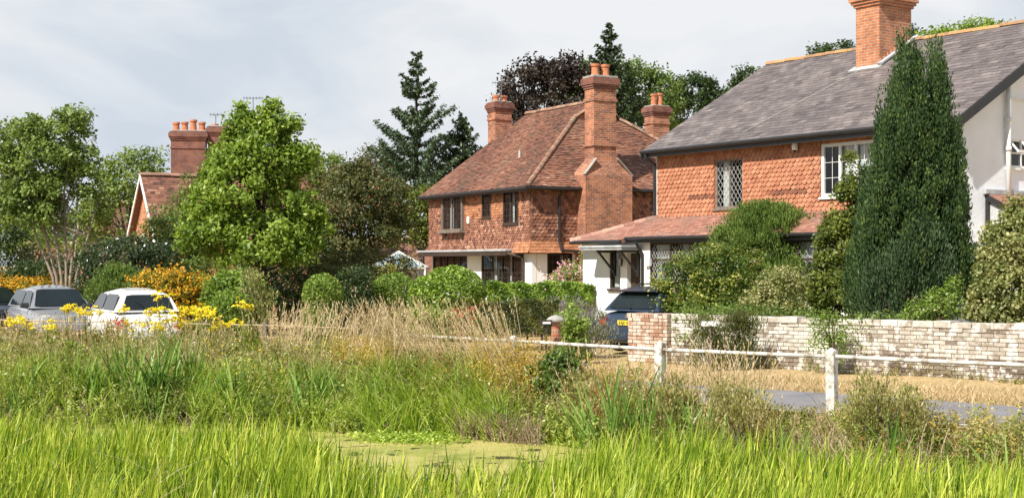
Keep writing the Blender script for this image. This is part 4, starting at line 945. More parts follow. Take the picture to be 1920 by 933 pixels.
def crown_pts(lobes, n, clump, g=rng, inner=.2, flat=.8, rag=0):
    """lobes: (x,y,z,rx,ry,rz) in metres. Leaves sit in small clumps over and inside the lobes."""
    lb = np.array(lobes, float)
    if clump < 0:       # clipped: leaves form a close even skin
        ar = lb[:, 3] * lb[:, 5]; li = g.choice(len(lb), n, p=ar / ar.sum()); dr = nrm(g.normal(size=(n, 3))); wv = 1 + .018 * np.sin(dr[:, :1] * 9 + dr[:, 2:] * 7) * 1.5
        P = lb[li, :3] + dr * lb[li, 3:6] * wv * np.where(g.random((n, 1)) < .3, g.uniform(.6, .92, (n, 1)), 1 - np.abs(g.normal(0, .03, (n, 1)))); keep = np.ones(n, bool)
        for k, l in enumerate(lb): keep &= ~((np.linalg.norm((P - l[:3]) / l[3:6], axis=1) < .6) & (li != k))
        P, dr = P[keep], dr[keep]; r = np.clip(.5 + .25 * np.sin(P[:, 0] * 13 + P[:, 2] * 11) * np.sin(P[:, 0] * 5 - P[:, 1] * 9) + g.normal(0, .25, len(P)), 0, 1)
        return P, dr, r, P[:200]
    area = (lb[:, 3] * lb[:, 5] + lb[:, 3] * lb[:, 4]); pr = area / area.sum()
    nc = max(12, int(4.5 * area.sum() / (clump ** 2)))
    li = g.choice(len(lb), nc, p=pr); dirn = nrm(g.normal(size=(nc, 3))); dirn[:, 2] = np.where(dirn[:, 2] < -.55, -dirn[:, 2], dirn[:, 2])
    rad = np.where(g.random(nc) < inner, g.uniform(.3, .75, nc), g.uniform(.78, 1.06 + rag, nc))[:, None]
    C_ = lb[li, :3] + dirn * lb[li, 3:6] * rad
    keep = np.ones(nc, bool)
    for k, l in enumerate(lb):
        q = np.linalg.norm((C_ - l[:3]) / l[3:6], axis=1); keep &= ~((q < .55) & (li != k))
    C_, dirn = C_[keep], dirn[keep]; nc = len(C_); cr_ = g.random(nc); csz = g.uniform(.6, 1.4, nc)
    ci = g.integers(0, nc, n)
    P = C_[ci] + np.clip(g.normal(size=(n, 3)), -1.7, 1.7) * (clump * .42) * csz[ci][:, None] * np.array([1, 1, flat])
    D = nrm(dirn[ci] * .8 + nrm(P - C_[ci]) * .6)
    r = np.clip(cr_[ci] * .45 + g.random(n) * .55, 0, 1)
    return P, D, r, C_
def plant(name, label, cat, d, lobes, n, leaf, mat, trunk=None, group=None, clump=None, mode='leaf', asp=.6, bark='bark', depth=1.0, part='foliage', inner=.2, base=None, limbs=14, extra=None, seed=None, trunk_r=None, stems=None, ground=True, flat=.8, rag=0):
    """lobes in photo pixels at distance d: (cx, cy, rx, ry[, dz])"""
    g = np.random.default_rng(seed if seed is not None else abs(hash(label)) % 99999 if False else sum(map(ord, label)))
    s = d / F; Lb = [(px(l[0], d), d + (l[4] if len(l) > 4 else 0), pz(l[1], d), l[2] * s, l[2] * s * depth, l[3] * s) for l in lobes]
    if part == 'foliage' and ground:      # shrubs are leafy down to the soil
        for l in list(Lb):
            zb_ = l[2] - l[5] * .6
            if zb_ > .25: Lb.append((l[0], l[1], zb_ * .55, l[3] * .95, l[4] * .95, zb_ * .6)); n = int(n * 1.12)
    bx = px(trunk[0], d) if trunk else sum(l[0] for l in Lb) / len(Lb); z0 = float(gz(bx, d))
    root = empty(name, (bx, d, z0), 0, label, cat, group); off = np.array([bx, d, z0])
    P, D, r, C_ = crown_pts(Lb, n, clump or max(.15, leaf * 3.2), g, inner, flat, rag)
    if ground: k = P[:, 2] > z0 + .02; P, D, r = P[k], D[k], r[k]
    Vv = leaf_quads(P - off, D, leaf, asp, mode, g)
    np_mesh(part, Vv, quads(Vv), M[mat], root, r)
    mb = MB(); zc = min(l[2] for l in Lb); cx = sum(l[0] for l in Lb) / len(Lb)
    tr = trunk_r or (trunk[2] if trunk and len(trunk) > 2 else .06) 
    ztop = float(np.mean([l[2] for l in Lb])) - z0
    st = stems or [(0, 0)]
    for (sx, lean) in st:
        ex = cx - bx + lean; mb.tube([(sx * .3, 0, -.05), (sx * .5 + ex * .1, 0, ztop * .35), (sx + ex * .5, .1 * sx, ztop * .75), (sx + ex * .9, 0, ztop * (.98 if part == 'crown' and n > 9000 else .8))], [tr, tr * .85, tr * .6, tr * .2], 7)
    ks = g.choice(len(C_), min(limbs, len(C_)), replace=False)
    for k in ks:
        c = C_[k] - off; sx, lean = st[k % len(st)]; ex = cx - bx + lean
        f = g.uniform(.4, .8); a = np.array((sx * f + ex * f * .6, 0, ztop * f)); a[2] = min(a[2], c[2] * .85); m_ = (a + c) / 2 + np.array((0, 0, -.06 * abs(c[2] - a[2]) - .02)) + g.normal(size=3) * .05
        mb.tube([a, m_, c], [tr * .4, tr * .25, tr * .06], 5, cap=False)
    mb.build('trunk', M[bark], root, smooth=True)
    if extra: extra(root, off, P, D, g, C_)
    return root
def blossoms(part, mat, n, size, top=.35, spread=.0, asp=.95, cluster=8, csz=.05):
    """flower heads: little bunches of petals standing on the outer, upper leaves"""
    def f(root, off, P, D, g, C_):
        sc_ = P[:, 2] + D[:, 2] * .2 - D[:, 1] * .25; q = np.argsort(-sc_)[:int(len(P) * top)]; k = g.choice(q, n)
        c = P[k] + D[k] * size * .8 - off; Pq = np.repeat(c, cluster, 0) + g.normal(size=(n * cluster, 3)) * csz
        Dq = nrm(np.repeat(D[k], cluster, 0) * .5 + g.normal(size=(n * cluster, 3)) * .5 + np.array([0, -.2, .6]))
        Vv = leaf_quads(Pq, Dq, size, asp, 'leaf', g); tag(np_mesh(part, Vv, quads(Vv), M[mat], root, np.repeat(g.random(n), cluster) * .5 + g.random(n * cluster) * .5), kind='stuff')
    return f

LM = lambda n, *a, **k: M.__setitem__(n, leafmat(n, *a, **k))
LM('lf_maple', (.05, .095, .012), (.17, .26, .035), (.38, .48, .10), trans=.38)
LM('lf_airy', (.07, .115, .03), (.16, .23, .05), (.30, .38, .11))
LM('lf_mid', (.045, .085, .018), (.115, .18, .035), (.23, .31, .08))
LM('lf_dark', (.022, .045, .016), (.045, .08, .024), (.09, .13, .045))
LM('lf_holly', (.018, .038, .014), (.04, .07, .025), (.15, .18, .10), rough=.25, spec=.6)
LM('lf_apple', (.045, .06, .018), (.095, .115, .035), (.24, .20, .09))
LM('lf_copper', (.018, .014, .014), (.045, .032, .028), (.085, .07, .05), trans=.15)
LM('lf_fir', (.018, .035, .014), (.035, .062, .022), (.07, .10, .035), trans=.12)
LM('lf_blue_fir', (.022, .042, .018), (.05, .085, .035), (.10, .15, .065), trans=.12)
LM('lf_yew', (.016, .038, .016), (.042, .082, .026), (.12, .17, .045), trans=.2)
LM('lf_gold', (.10, .115, .02), (.21, .225, .035), (.36, .35, .07), trans=.3)
LM('lf_goldgreen', (.055, .085, .014), (.12, .16, .025), (.25, .27, .05), trans=.3)
LM('lf_golden', (.045, .07, .014), (.11, .15, .026), (.27, .29, .055), trans=.3)
LM('lf_laurel', (.06, .12, .015), (.18, .29, .035), (.38, .50, .10), rough=.4, spec=.4)
LM('lf_box', (.05, .10, .014), (.15, .24, .035), (.30, .40, .08), rough=.4)
LM('lf_privet', (.08, .14, .02), (.17, .26, .04), (.30, .40, .09))
LM('lf_hedge_olive', (.04, .055, .018), (.10, .12, .035), (.19, .19, .06))
LM('lf_variegated', (.035, .07, .015), (.09, .15, .025), (.50, .48, .11))
LM('lf_pale', (.09, .12, .03), (.22, .25, .08), (.52, .48, .24))
LM('lf_lavender', (.16, .19, .12), (.24, .26, .19), (.34, .32, .30))
LM('fl_orange', (.45, .20, .015), (.62, .34, .02), (.72, .48, .04), trans=.25)
LM('fl_yellow', (.62, .48, .01), (.80, .66, .015), (.88, .78, .06), trans=.2)
LM('fl_pink', (.62, .28, .38), (.80, .46, .56), (.88, .70, .76), trans=.25)
LM('fl_red', (.45, .06, .04), (.60, .16, .12), (.70, .36, .28), trans=.25)
LM('fl_purple', (.12, .07, .28), (.20, .13, .40), (.34, .26, .50), trans=.25)
LM('fl_cream', (.50, .42, .26), (.64, .56, .38), (.74, .66, .50), trans=.25)
LM('w_green', (.05, .08, .015), (.19, .25, .04), (.50, .54, .16), trans=.4)
LM('w_olive', (.09, .09, .028), (.30, .28, .10), (.62, .55, .30), trans=.38)
LM('w_dry', (.30, .21, .11), (.46, .35, .20), (.62, .51, .34), trans=.25)
LM('w_rust', (.28, .12, .03), (.46, .25, .06), (.55, .40, .13), trans=.3)
LM('w_gold', (.34, .22, .03), (.52, .38, .07), (.52, .50, .15), trans=.3)
LM('w_lime', (.12, .21, .02), (.30, .42, .05), (.52, .60, .14), trans=.4)
LM('w_brown', (.15, .10, .06), (.31, .23, .15), (.48, .38, .27), trans=.15)
LM('iris', (.06, .13, .022), (.15, .27, .05), (.32, .45, .12), trans=.3, rough=.35)
LM('reed_green', (.04, .09, .015), (.12, .22, .03), (.26, .36, .07), trans=.3)
LM('reed', (.08, .15, .012), (.27, .38, .03), (.60, .62, .12), trans=.33, rough=.35)

# ---------------------------------------------------------------- far trees
TB = 'trees behind the houses'
def far(label, d, lobes, n, leaf, mat, **k):
    k.setdefault('group', TB); k.setdefault('name', 'tree')
    nm = k.pop('name'); return plant(nm, label, 'tree', d, lobes, n, leaf, mat, trunk=(sum(l[0] for l in lobes) / len(lobes), 0, .22), part='crown', clump=k.pop('clump', leaf * 3), **k)
far('dark copper beech behind the middle house', 86, [(1000, 175, 62, 62), (1055, 150, 45, 45), (965, 215, 40, 55), (1080, 200, 45, 80)], 15000, .22, 'lf_copper', name='beech_tree', depth=.8)
far('broad green tree right of the fir, behind the tall chimney', 92, [(1085, 190, 40, 55), (1190, 165, 50, 50), (1235, 180, 45, 50), (1150, 180, 60, 60), (1215, 240, 60, 60), (1110, 150, 30, 35)], 15000, .22, 'lf_mid', depth=.8)
far('rounded dark tree against the sky left of the slate roof', 95, [(1300, 190, 45, 48), (1270, 225, 40, 55), (1340, 215, 30, 50)], 9000, .22, 'lf_dark', depth=.8)
far('small dark crown peeping over the left end of the slate roof', 72, [(1408, 150, 28, 22), (1385, 175, 20, 25)], 2500, .16, 'lf_dark')
far('small sprigs rising over the slate ridge left of the chimney', 70, [(1545, 105, 26, 15), (1575, 98, 28, 20), (1600, 112, 20, 25)], 1800, .16, 'lf_dark')
far('dark sprig of crown just right of the brick chimney', 70, [(1708, 75, 13, 22)], 700, .15, 'lf_dark')
far('sunlit yellow green crown over the right of the slate ridge', 68, [(1775, 80, 50, 25), (1830, 68, 60, 26), (1740, 85, 30, 18), (1880, 75, 40, 26)], 5500, .16, 'lf_maple')
far('green broad tree behind the airy multi-stemmed tree', 66, [(240, 345, 50, 60), (280, 325, 35, 42), (215, 400, 60, 70), (300, 400, 40, 60), (180, 440, 50, 60)], 11000, .17, 'lf_airy')
far('pale green treetop between the maple and the apple tree', 66, [(610, 330, 42, 40), (580, 360, 30, 50), (640, 370, 50, 40)], 6000, .15, 'lf_airy')
far('reddish brown bush top below the spruce', 90, [(705, 300, 32, 24), (735, 315, 25, 30)], 2600, .17, 'lf_apple')
far('dark tree filling the gap under the spruce', 92, [(700, 345, 60, 45), (860, 345, 55, 50), (640, 380, 50, 50), (770, 360, 60, 50)], 8000, .2, 'lf_dark')
far('yellow green bush beside the left wall of the middle house', 60, [(790, 395, 32, 40), (765, 430, 40, 50), (805, 440, 26, 60), (798, 370, 20, 20)], 6500, .13, 'lf_goldgreen')
far('dark wood edge at the far left', 95, [(20, 420, 70, 70), (-30, 380, 50, 60), (90, 440, 60, 55), (150, 450, 60, 50)], 9000, .22, 'lf_dark')
far('bright yellow green bush glowing behind the airy tree', 66, [(60, 452, 38, 26), (25, 470, 30, 22), (95, 462, 24, 20)], 2600, .13, 'lf_privet')

# conifers with real branches
def conifer(label, d, cx, top, half, bot, mat, whorls, bend=.0, leaf=.16, group=None, per=9, dens=34, droop=.0, ex=.75, base_z=0, jag=.35, name='spruce_tree'):
    g = np.random.default_rng(sum(map(ord, label))); root = empty(name, (px(cx, d), d, 0), 0, label, 'tree', group)
    zt = pz(top, d); zb = pz(bot, d); hw = half / F * d; mb = MB(); P = []; D = []; T = []
    trunkpts = [(0, 0, 0), (0, 0, zt * .5), (.02, 0, zt * .85), (.05 + bend * .2, 0, zt)]; mb2 = MB(); mb2.tube(trunkpts, [.24, .16, .06, .015], 8); mb2.build('trunk', M['bark_dark'], root)
    for w in range(whorls):
        f = (w + g.uniform(-.25, .25)) / whorls; z = zt - (zt - zb) * f; z_w = z
        for k in range(per):
            z = z_w - g.uniform(-.5, .5) * (zt - zb) / whorls; L_ = hw * (max(f, .02) ** ex) * g.uniform(1 - jag, 1.12) + .12; an = 2 * math.pi * (k + g.uniform(-.3, .3)) / per + w * 1.1
            dr = np.array((math.cos(an), math.sin(an), 0)); tip = dr * L_ + np.array((0, 0, L_ * (.38 - droop))); mid = dr * L_ * .55 + np.array((0, 0, -L_ * .06 - droop * L_ * .3)); o = np.array((0.02 * (1 - f), 0, z))
            mb.tube([o, o + mid, o + tip], [.035 * (1 - .5 * (1 - f)), .02, .006], 4, cap=False)
            n = int(dens * L_ / hw * 1.6) + 5; t_ = g.random(n) ** .7; q = o + (2 * t_ * (1 - t_))[:, None] * mid * 1.0 + (t_ ** 2)[:, None] * tip + ((1 - t_) ** 2)[:, None] * 0
            sd = g.normal(size=(n, 3)) * np.array((.085, .085, .04)) * (L_ * .4 + .25); sd[:, 2] -= np.abs(g.normal(size=n)) * .10
            P.append(q + sd); D.append(np.tile(dr, (n, 1)))
    if bend:
        for k in range(22): f = k / 22; P.append(np.array([[bend * math.sin(f * 2.2) * .5, 0, zt + .35 * math.sin(f * 2.6)]])); D.append(np.array([[1., 0, 0]]))
    P = np.concatenate(P); D = np.concatenate(D); Vv = leaf_quads(P, D, leaf, .38, 'hang', g)
    np_mesh('foliage', Vv, quads(Vv), M[mat], root, g.random(len(P))); mb.build('branches', M['bark_dark'], root)
conifer('tall open spruce with upswept branches and bent tip against the sky', 80, 780, 108, 150, 430, 'lf_blue_fir', 16, bend=.6, leaf=.22, per=7, dens=300, jag=.62, ex=.85)
conifer('second smaller dark conifer just right of the open spruce', 83, 866, 222, 95, 420, 'lf_fir', 14, leaf=.24, per=9, dens=140, jag=.45, ex=.7)
conifer('pointed fir top rising behind the tall chimney', 88, 1142, 48, 85, 260, 'lf_fir', 15, leaf=.24, per=9, dens=130, jag=.3, ex=.9, name='fir_tree')

# ---------------------------------------------------------------- nearer trees and shrubs
plant('tree', 'airy pale-stemmed tree with several leaning trunks beyond the parked cars', 'tree', 44,
      [(50, 262, 55, 45), (135, 240, 45, 34), (95, 300, 72, 45), (25, 330, 45, 45), (150, 325, 40, 50), (-10, 290, 40, 50), (60, 372, 60, 30), (170, 385, 30, 40), (10, 395, 40, 35), (100, 350, 50, 34), (70, 410, 60, 34)],
      25000, .13, 'lf_airy', trunk=(125, 0), trunk_r=.055, bark='bark_pale', clump=.34, inner=.35, limbs=26, depth=1.0, part='crown', stems=[(-.5, .1), (-.25, .4), (0, .7), (.2, 1.0), (.45, 1.6), (-.65, -.3)])
plant('maple_tree', 'full bright green maple standing left of centre', 'tree', 40,
      [(465, 350, 80, 80), (540, 350, 42, 72), (455, 255, 28, 40), (512, 250, 26, 45), (488, 295, 55, 50), (512, 208, 8, 20), (455, 215, 7, 18), (545, 245, 12, 20), (565, 305, 18, 30), (425, 300, 26, 36), (370, 440, 30, 40), (425, 450, 58, 58), (500, 460, 78, 58), (570, 430, 30, 55), (348, 470, 14, 20), (598, 425, 12, 24), (392, 375, 32, 48), (478, 232, 14, 18)],
      46000, .135, 'lf_maple', trunk=(497, 0), trunk_r=.13, clump=.36, rag=.10, part='crown', inner=.15, limbs=24, bark='bark_dark')
plant('apple_tree', 'olive brown apple tree between the maple and the middle house', 'tree', 46,
      [(680, 385, 75, 62), (640, 400, 50, 70), (725, 395, 45, 60), (665, 335, 40, 28), (700, 440, 60, 45), (620, 440, 35, 45), (745, 430, 28, 35), (655, 470, 60, 30)],
      24000, .105, 'lf_apple', trunk=(655, 0), trunk_r=.12, clump=.3, part='crown', limbs=20, bark='bark_dark', extra=blossoms('fruit', 'fl_red', 130, .05, top=.7, cluster=2, csz=.03))
GS = 'garden shrubs'
def shrub(label, d, lobes, n, leaf, mat, **k): k.setdefault('group', GS); return plant(k.pop('name', 'shrub'), label, k.pop('cat', 'shrub'), d, lobes, n, leaf, mat, **k)
shrub('large dark glossy holly-like bush behind the two parked cars', 41, [(235, 500, 80, 52), (180, 510, 45, 50), (290, 500, 50, 45), (250, 550, 100, 50)], 15000, .10, 'lf_holly')
shrub('fine-leaved plain green bush between the cars and orange flowers', 38.5, [(225, 535, 48, 36), (265, 545, 34, 30), (195, 548, 30, 26)], 8000, .075, 'lf_mid', mode='up')
shrub('dark green bush at the far left edge above the orange hedge', 50, [(5, 480, 60, 60), (-20, 440, 50, 60)], 6500, .12, 'lf_dark')
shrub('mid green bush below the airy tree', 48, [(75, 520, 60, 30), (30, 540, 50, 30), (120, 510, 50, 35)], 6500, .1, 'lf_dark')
shrub('orange flowering hedge behind the white hatchback', 38.2, [(290, 550, 54, 38), (335, 545, 48, 34), (375, 556, 38, 32), (320, 575, 70, 30)], 8000, .08, 'lf_mid', extra=blossoms('flowers', 'fl_orange', 1700, .065, top=.6, cluster=5, csz=.05))
shrub('orange flowering hedge above the grey hatchback at left', 45, [(20, 555, 50, 28), (75, 550, 55, 25), (120, 560, 40, 22)], 6000, .08, 'lf_mid', extra=blossoms('flowers', 'fl_orange', 1400, .065, top=.55, cluster=5, csz=.05))
shrub('bright broad-leaved bush under the left side of the maple', 37, [(420, 540, 34, 26), (455, 535, 32, 26), (398, 558, 20, 20)], 5000, .11, 'lf_privet')
shrub('clipped rounded green bush under the maple', 36, [(438, 578, 48, 32), (400, 588, 24, 22)], 7000, .065, 'lf_box', clump=-1)
shrub('feathery pale shrub between maple trunk and clipped bush', 36, [(475, 540, 24, 34), (490, 570, 24, 30)], 2500, .07, 'lf_pale', mode='up')
shrub('round bright green clipped ball under the apple tree', 37, [(605, 550, 38, 38), (600, 590, 36, 30)], 11000, .075, 'lf_privet', clump=-1)
shrub('dark bush with a few brown leaves right of the green ball', 39, [(665, 535, 34, 34), (655, 565, 40, 30)], 5500, .08, 'lf_dark', extra=blossoms('dead_leaves', 'w_brown', 70, .06, top=.5, cluster=4, csz=.05))
shrub('softly rounded mid green bush left of the big clipped dome', 40, [(740, 548, 46, 38), (705, 560, 30, 34)], 15000, .065, 'lf_box', clump=-1)
shrub('big clipped laurel dome in front of the middle house', 38, [(848, 546, 64, 48), (808, 556, 44, 42), (880, 562, 30, 32), (835, 590, 70, 30)], 26000, .085, 'lf_laurel', depth=.9, clump=-1)
shrub('small yellow flowering bush below the conservatory', 42, [(705, 514, 17, 13), (735, 508, 14, 9), (690, 525, 14, 14)], 1600, .08, 'lf_gold', extra=blossoms('flowers', 'fl_cream', 60, .05, cluster=5, csz=.04))
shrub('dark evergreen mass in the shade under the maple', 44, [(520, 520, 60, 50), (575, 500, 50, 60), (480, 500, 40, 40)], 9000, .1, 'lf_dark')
shrub('dull green undergrowth between the maple and the green ball', 46, [(560, 470, 60, 60), (600, 450, 40, 60), (640, 500, 50, 50)], 9000, .1, 'lf_apple')
shrub('dark undergrowth between holly-like bush and maple', 47, [(330, 470, 50, 60), (370, 500, 50, 50), (300, 440, 26, 34)], 9000, .1, 'lf_mid')
shrub('wispy green young tree against the red cottage roof', 52, [(318, 420, 34, 34), (345, 400, 30, 40), (290, 440, 30, 24), (360, 360, 16, 34)], 4200, .10, 'lf_mid', clump=.3, rag=.3)
shrub('brown green shrubs below the apple tree', 43, [(690, 500, 50, 34), (640, 510, 40, 40), (750, 505, 30, 24)], 6000, .09, 'lf_apple')
# hedges as box-like lobes
def hedge(label, d, x0, x1, y0, y1, n, leaf, mat, thick=.8, **k):
    g = np.random.default_rng(sum(map(ord, label))); s = d / F; X0, X1 = px(x0, d), px(x1, d); Z1, Z0 = pz(y0, d), pz(y1, d)
    root = empty('hedge', ((X0 + X1) / 2, d, 0), k.get('rz', 0), label, 'hedge'); W_, H_ = X1 - X0, Z1 - Z0
    P = np.stack([g.uniform(-W_ / 2, W_ / 2, n), g.uniform(-thick / 2, thick / 2, n), np.zeros(n)], 1); f = g.random(n)
    face = g.random(n); top = face < .45; front = (face >= .45) & (face < .9)
    P[:, 2] = Z0 + H_ * g.random(n); P[top, 2] = Z1 - np.abs(g.normal(size=top.sum())) * .03; P[front, 1] = -thick / 2 + np.abs(g.normal(size=front.sum())) * .04
    P[:, 2] += .035 * np.sin(P[:, 0] * 3.1) + .02 * np.sin(P[:, 0] * 7.7) + g.normal(size=n) * leaf * .35; D = np.tile((0, -.5, .3), (n, 1)); D[top] = (0, -.1, 1); D[front] = (0, -1, .2)
    r = np.clip(.5 * g.random(n) + .25 + .25 * np.sin(P[:, 0] * 9 + P[:, 2] * 7), 0, 1)
    Vv = leaf_quads(P, nrm(D), leaf, .6, k.get('mode', 'leaf'), g); np_mesh('foliage', Vv, quads(Vv), M[mat], root, r)
    mb = MB()
    for q in np.arange(-W_ / 2 + .1, W_ / 2, .35): mb.tube([(q, 0, -.02), (q + .03, .02, Z0 + H_ * .5), (q - .03, 0, Z0 + H_ * .85)], [.03, .02, .008], 5)
    mb.build('stems', M['bark_dark'], root); return root
hedge('trimmed bright laurel hedge behind the small dark picket fence', 41, 914, 1112, 533, 568, 9500, .10, 'lf_laurel', .7)
hedge('low clipped olive green hedge in front of the picket fence', 34, 900, 1046, 566, 625, 17000, .065, 'lf_hedge_olive', .9)
hedge('small square clipped hedge beside the white gable', 29, 1826, 1856, 486, 560, 2500, .05, 'lf_box', .6)
pk = empty('picket_fence', (px(1012, 40.2), 40.2, 0), 0, 'low dark picket fence under the bright laurel hedge', 'fence'); mb = MB(); zt_ = pz(566, 40.2)
for k in range(34): x_ = -1.6 + k * .095; mb.box(x_, x_ + .06, -.01, .01, 0, zt_ + random.uniform(-.02, .02))
mb.box(-1.62, 1.65, .012, .04, zt_ - .2, zt_ - .13); mb.build('pickets', M['dark_wood'], pk)
shrub('red-leaved low plant beside the clipped dome', 34, [(880, 582, 14, 8), (858, 586, 12, 7)], 500, .04, 'fl_red')
shrub('pink flowering hydrangea under the side window of the middle house', 44, [(1078, 516, 30, 20), (1062, 528, 30, 20)], 2600, .09, 'lf_privet', name='hydrangea', extra=blossoms('flowers', 'fl_pink', 130, .07, top=.75, cluster=16, csz=.07))
shrub('climbing rose with pale pink flowers on the chimney foot', 47.5, [(1102, 500, 8, 34), (1098, 470, 8, 16), (1104, 540, 10, 20)], 1300, .08, 'lf_goldgreen', name='climbing_rose', depth=.8, extra=blossoms('flowers', 'fl_pink', 14, .05, top=.9, cluster=10, csz=.05))
shrub('grey green lavender clump left of the blue car', 31, [(1108, 610, 30, 34), (1085, 620, 24, 28), (1120, 635, 28, 28)], 3500, .09, 'lf_lavender', name='lavender', mode='up', asp=.22, extra=blossoms('flowers', 'fl_purple', 60, .03, top=.5, cluster=6, csz=.03))
shrub('purple lavender row against the picket fence', 38.5, [(1000, 578, 22, 14), (1040, 578, 24, 14), (1078, 580, 20, 16), (965, 580, 20, 10)], 2200, .08, 'lf_lavender', name='lavender', mode='up', asp=.2, extra=blossoms('flowers', 'fl_purple', 190, .035, top=.8, cluster=5, csz=.035))
shrub('leafy green plant beside the stone mushroom cap', 29, [(1072, 600, 24, 24), (1085, 625, 24, 20)], 1800, .08, 'lf_privet')
# right garden
shrub('big rounded feathery green bush under the diamond window', 35.2, [(1440, 452, 88, 66), (1385, 472, 58, 54), (1498, 462, 50, 56), (1425, 405, 44, 22), (1475, 412, 34, 22), (1445, 530, 110, 60)], 38000, .085, 'lf_mid', mode='up', asp=.4, clump=.28)
shrub('yellow-splashed variegated bush behind the garden wall pier', 32.3, [(1290, 535, 62, 52), (1340, 510, 55, 48), (1385, 520, 46, 60), (1255, 560, 30, 34), (1320, 575, 90, 30)], 19000, .07, 'lf_variegated', clump=.28, extra=blossoms('flowers', 'fl_pink', 14, .04, top=.3, cluster=7, csz=.04))
shrub('cream-flowered scrambling shrub left of the golden conifer', 30.8, [(1470, 548, 50, 46), (1515, 565, 45, 40), (1430, 575, 40, 30)], 11000, .065, 'lf_pale', clump=.22, extra=blossoms('flowers', 'fl_cream', 120, .035, top=.6, cluster=6, csz=.045))
shrub('low dark leaves hanging behind the wall coping', 29.5, [(1350, 590, 90, 16), (1450, 592, 60, 16), (1530, 596, 50, 16)], 4500, .06, 'lf_mid')
plant('golden_conifer', 'golden green conifer left of the tall dark cypress', 'tree', 30.2, [(1580, 560, 60, 70), (1582, 470, 46, 84), (1595, 395, 30, 62), (1592, 320, 10, 38), (1560, 530, 40, 60), (1625, 480, 36, 110), (1640, 400, 22, 60)],
      40000, .085, 'lf_golden', trunk=(1600, 0, .12), part='crown', clump=.22, mode='leaf', asp=.5)
_yt = lambda x: float(np.interp(x, [1596, 1612, 1636, 1653, 1666, 1682, 1697, 1710, 1727, 1748, 1763, 1778, 1790, 1804], [540, 420, 315, 205, 262, 150, 82, 132, 195, 105, 170, 250, 345, 480]))
YEW = [(x_, (_yt(x_) + 610) / 2, 12.5 + 2 * (k_ % 3), (610 - _yt(x_)) / 2, dz_) for k_, x_ in enumerate((1604, 1618, 1636, 1653, 1667, 1682, 1697, 1710, 1727, 1748, 1763, 1777, 1790, 1802)) for dz_ in (-.42 - .12 * (k_ % 2), .05 + .2 * ((k_ + 1) % 2))] + [(1700, 480, 62, 120, .3), (1708, 400, 40, 90, .2)]
plant('cypress_tree', 'tall dark flame-shaped cypress in front of the white gable', 'tree', 28.8,
      YEW, 150000, .075, 'lf_yew', trunk=(1705, 0, .16), part='crown', mode='up', asp=.42, clump=.13, inner=.08, depth=2.0, limbs=10, flat=2.4, rag=.08, seed=5)
plant('cypress_tree', 'blue green dwarf cypress at the foot of the tall dark cypress', 'tree', 27.9,
      [(1690, 545, 50, 70), (1740, 520, 40, 90), (1650, 560, 34, 60), (1715, 480, 24, 60), (1770, 560, 26, 60)], 22000, .09, 'lf_blue_fir', trunk=(1705, 0, .1), part='crown', mode='up', asp=.30, clump=.2, depth=.5, limbs=6, flat=2.4)
shrub('rose bush with light leaves in front of the tall cypress', 27.0, [(1755, 580, 34, 34), (1725, 590, 26, 24), (1790, 560, 20, 34)], 2800, .06, 'lf_privet', clump=.2, extra=blossoms('flowers', 'fl_cream', 20, .035, cluster=5, csz=.03))
shrub('tangled pale bush with cream and olive leaves at the right edge', 26.4, [(1885, 545, 58, 62), (1900, 460, 50, 52), (1860, 500, 30, 40), (1930, 500, 50, 80), (1855, 580, 34, 30), (1910, 410, 26, 18)], 20000, .08, 'lf_pale', clump=.22, limbs=40, bark='bark_pale')
shrub('ivy spilling over the coping under the golden conifer', 26.35, [(1560, 603, 26, 12), (1580, 618, 14, 18), (1545, 600, 30, 8)], 1500, .05, 'lf_privet', name='ivy', depth=.4)
shrub('low greenery along the coping under the cypress', 26.6, [(1650, 596, 50, 8), (1700, 596, 40, 8)], 1400, .045, 'lf_privet', name='ivy', depth=.4)
shrub('shaggy olive weed mound growing up the face of the garden wall', 27.35, [(1370, 640, 40, 46), (1330, 620, 34, 26), (1395, 600, 30, 14), (1385, 665, 30, 34)], 6500, .07, 'lf_hedge_olive', name='weed_mound', mode='up', asp=.25, depth=.5)
# ---------------------------------------------------------------- bank plants, reeds, verge grass
def blade_verts(x, y, z, h, w, lean, bend, g, az=None, segs=3, tipw=.08):
    n = len(x); az = g.uniform(0, 2 * math.pi, n) if az is None else az
    dx, dy = np.cos(az), np.sin(az); fa = g.uniform(0, math.pi, n); wx, wy = np.cos(fa), np.sin(fa); rows = []
    for k in range(segs + 1):
        s = k / segs; o = (lean * s + bend * s * s) * h; zz = z + h * s * (1 - .28 * np.clip(bend, 0, 1.2) * s * s); ww = w * .5 * (1 - (1 - tipw) * s ** 2.2)
        cx_ = x + dx * o; cy_ = y + dy * o
        rows.append(np.stack([cx_ - wx * ww, cy_ - wy * ww, zz], 1)); rows.append(np.stack([cx_ + wx * ww, cy_ + wy * ww, zz], 1))
    V = np.stack(rows, 1); base = (np.arange(n) * 2 * (segs + 1))[:, None, None]
    q = np.array([[2 * k, 2 * k + 1, 2 * k + 3, 2 * k + 2] for k in range(segs)])[None]
    return V.reshape(-1, 3), (base + q).reshape(-1, 4), segs
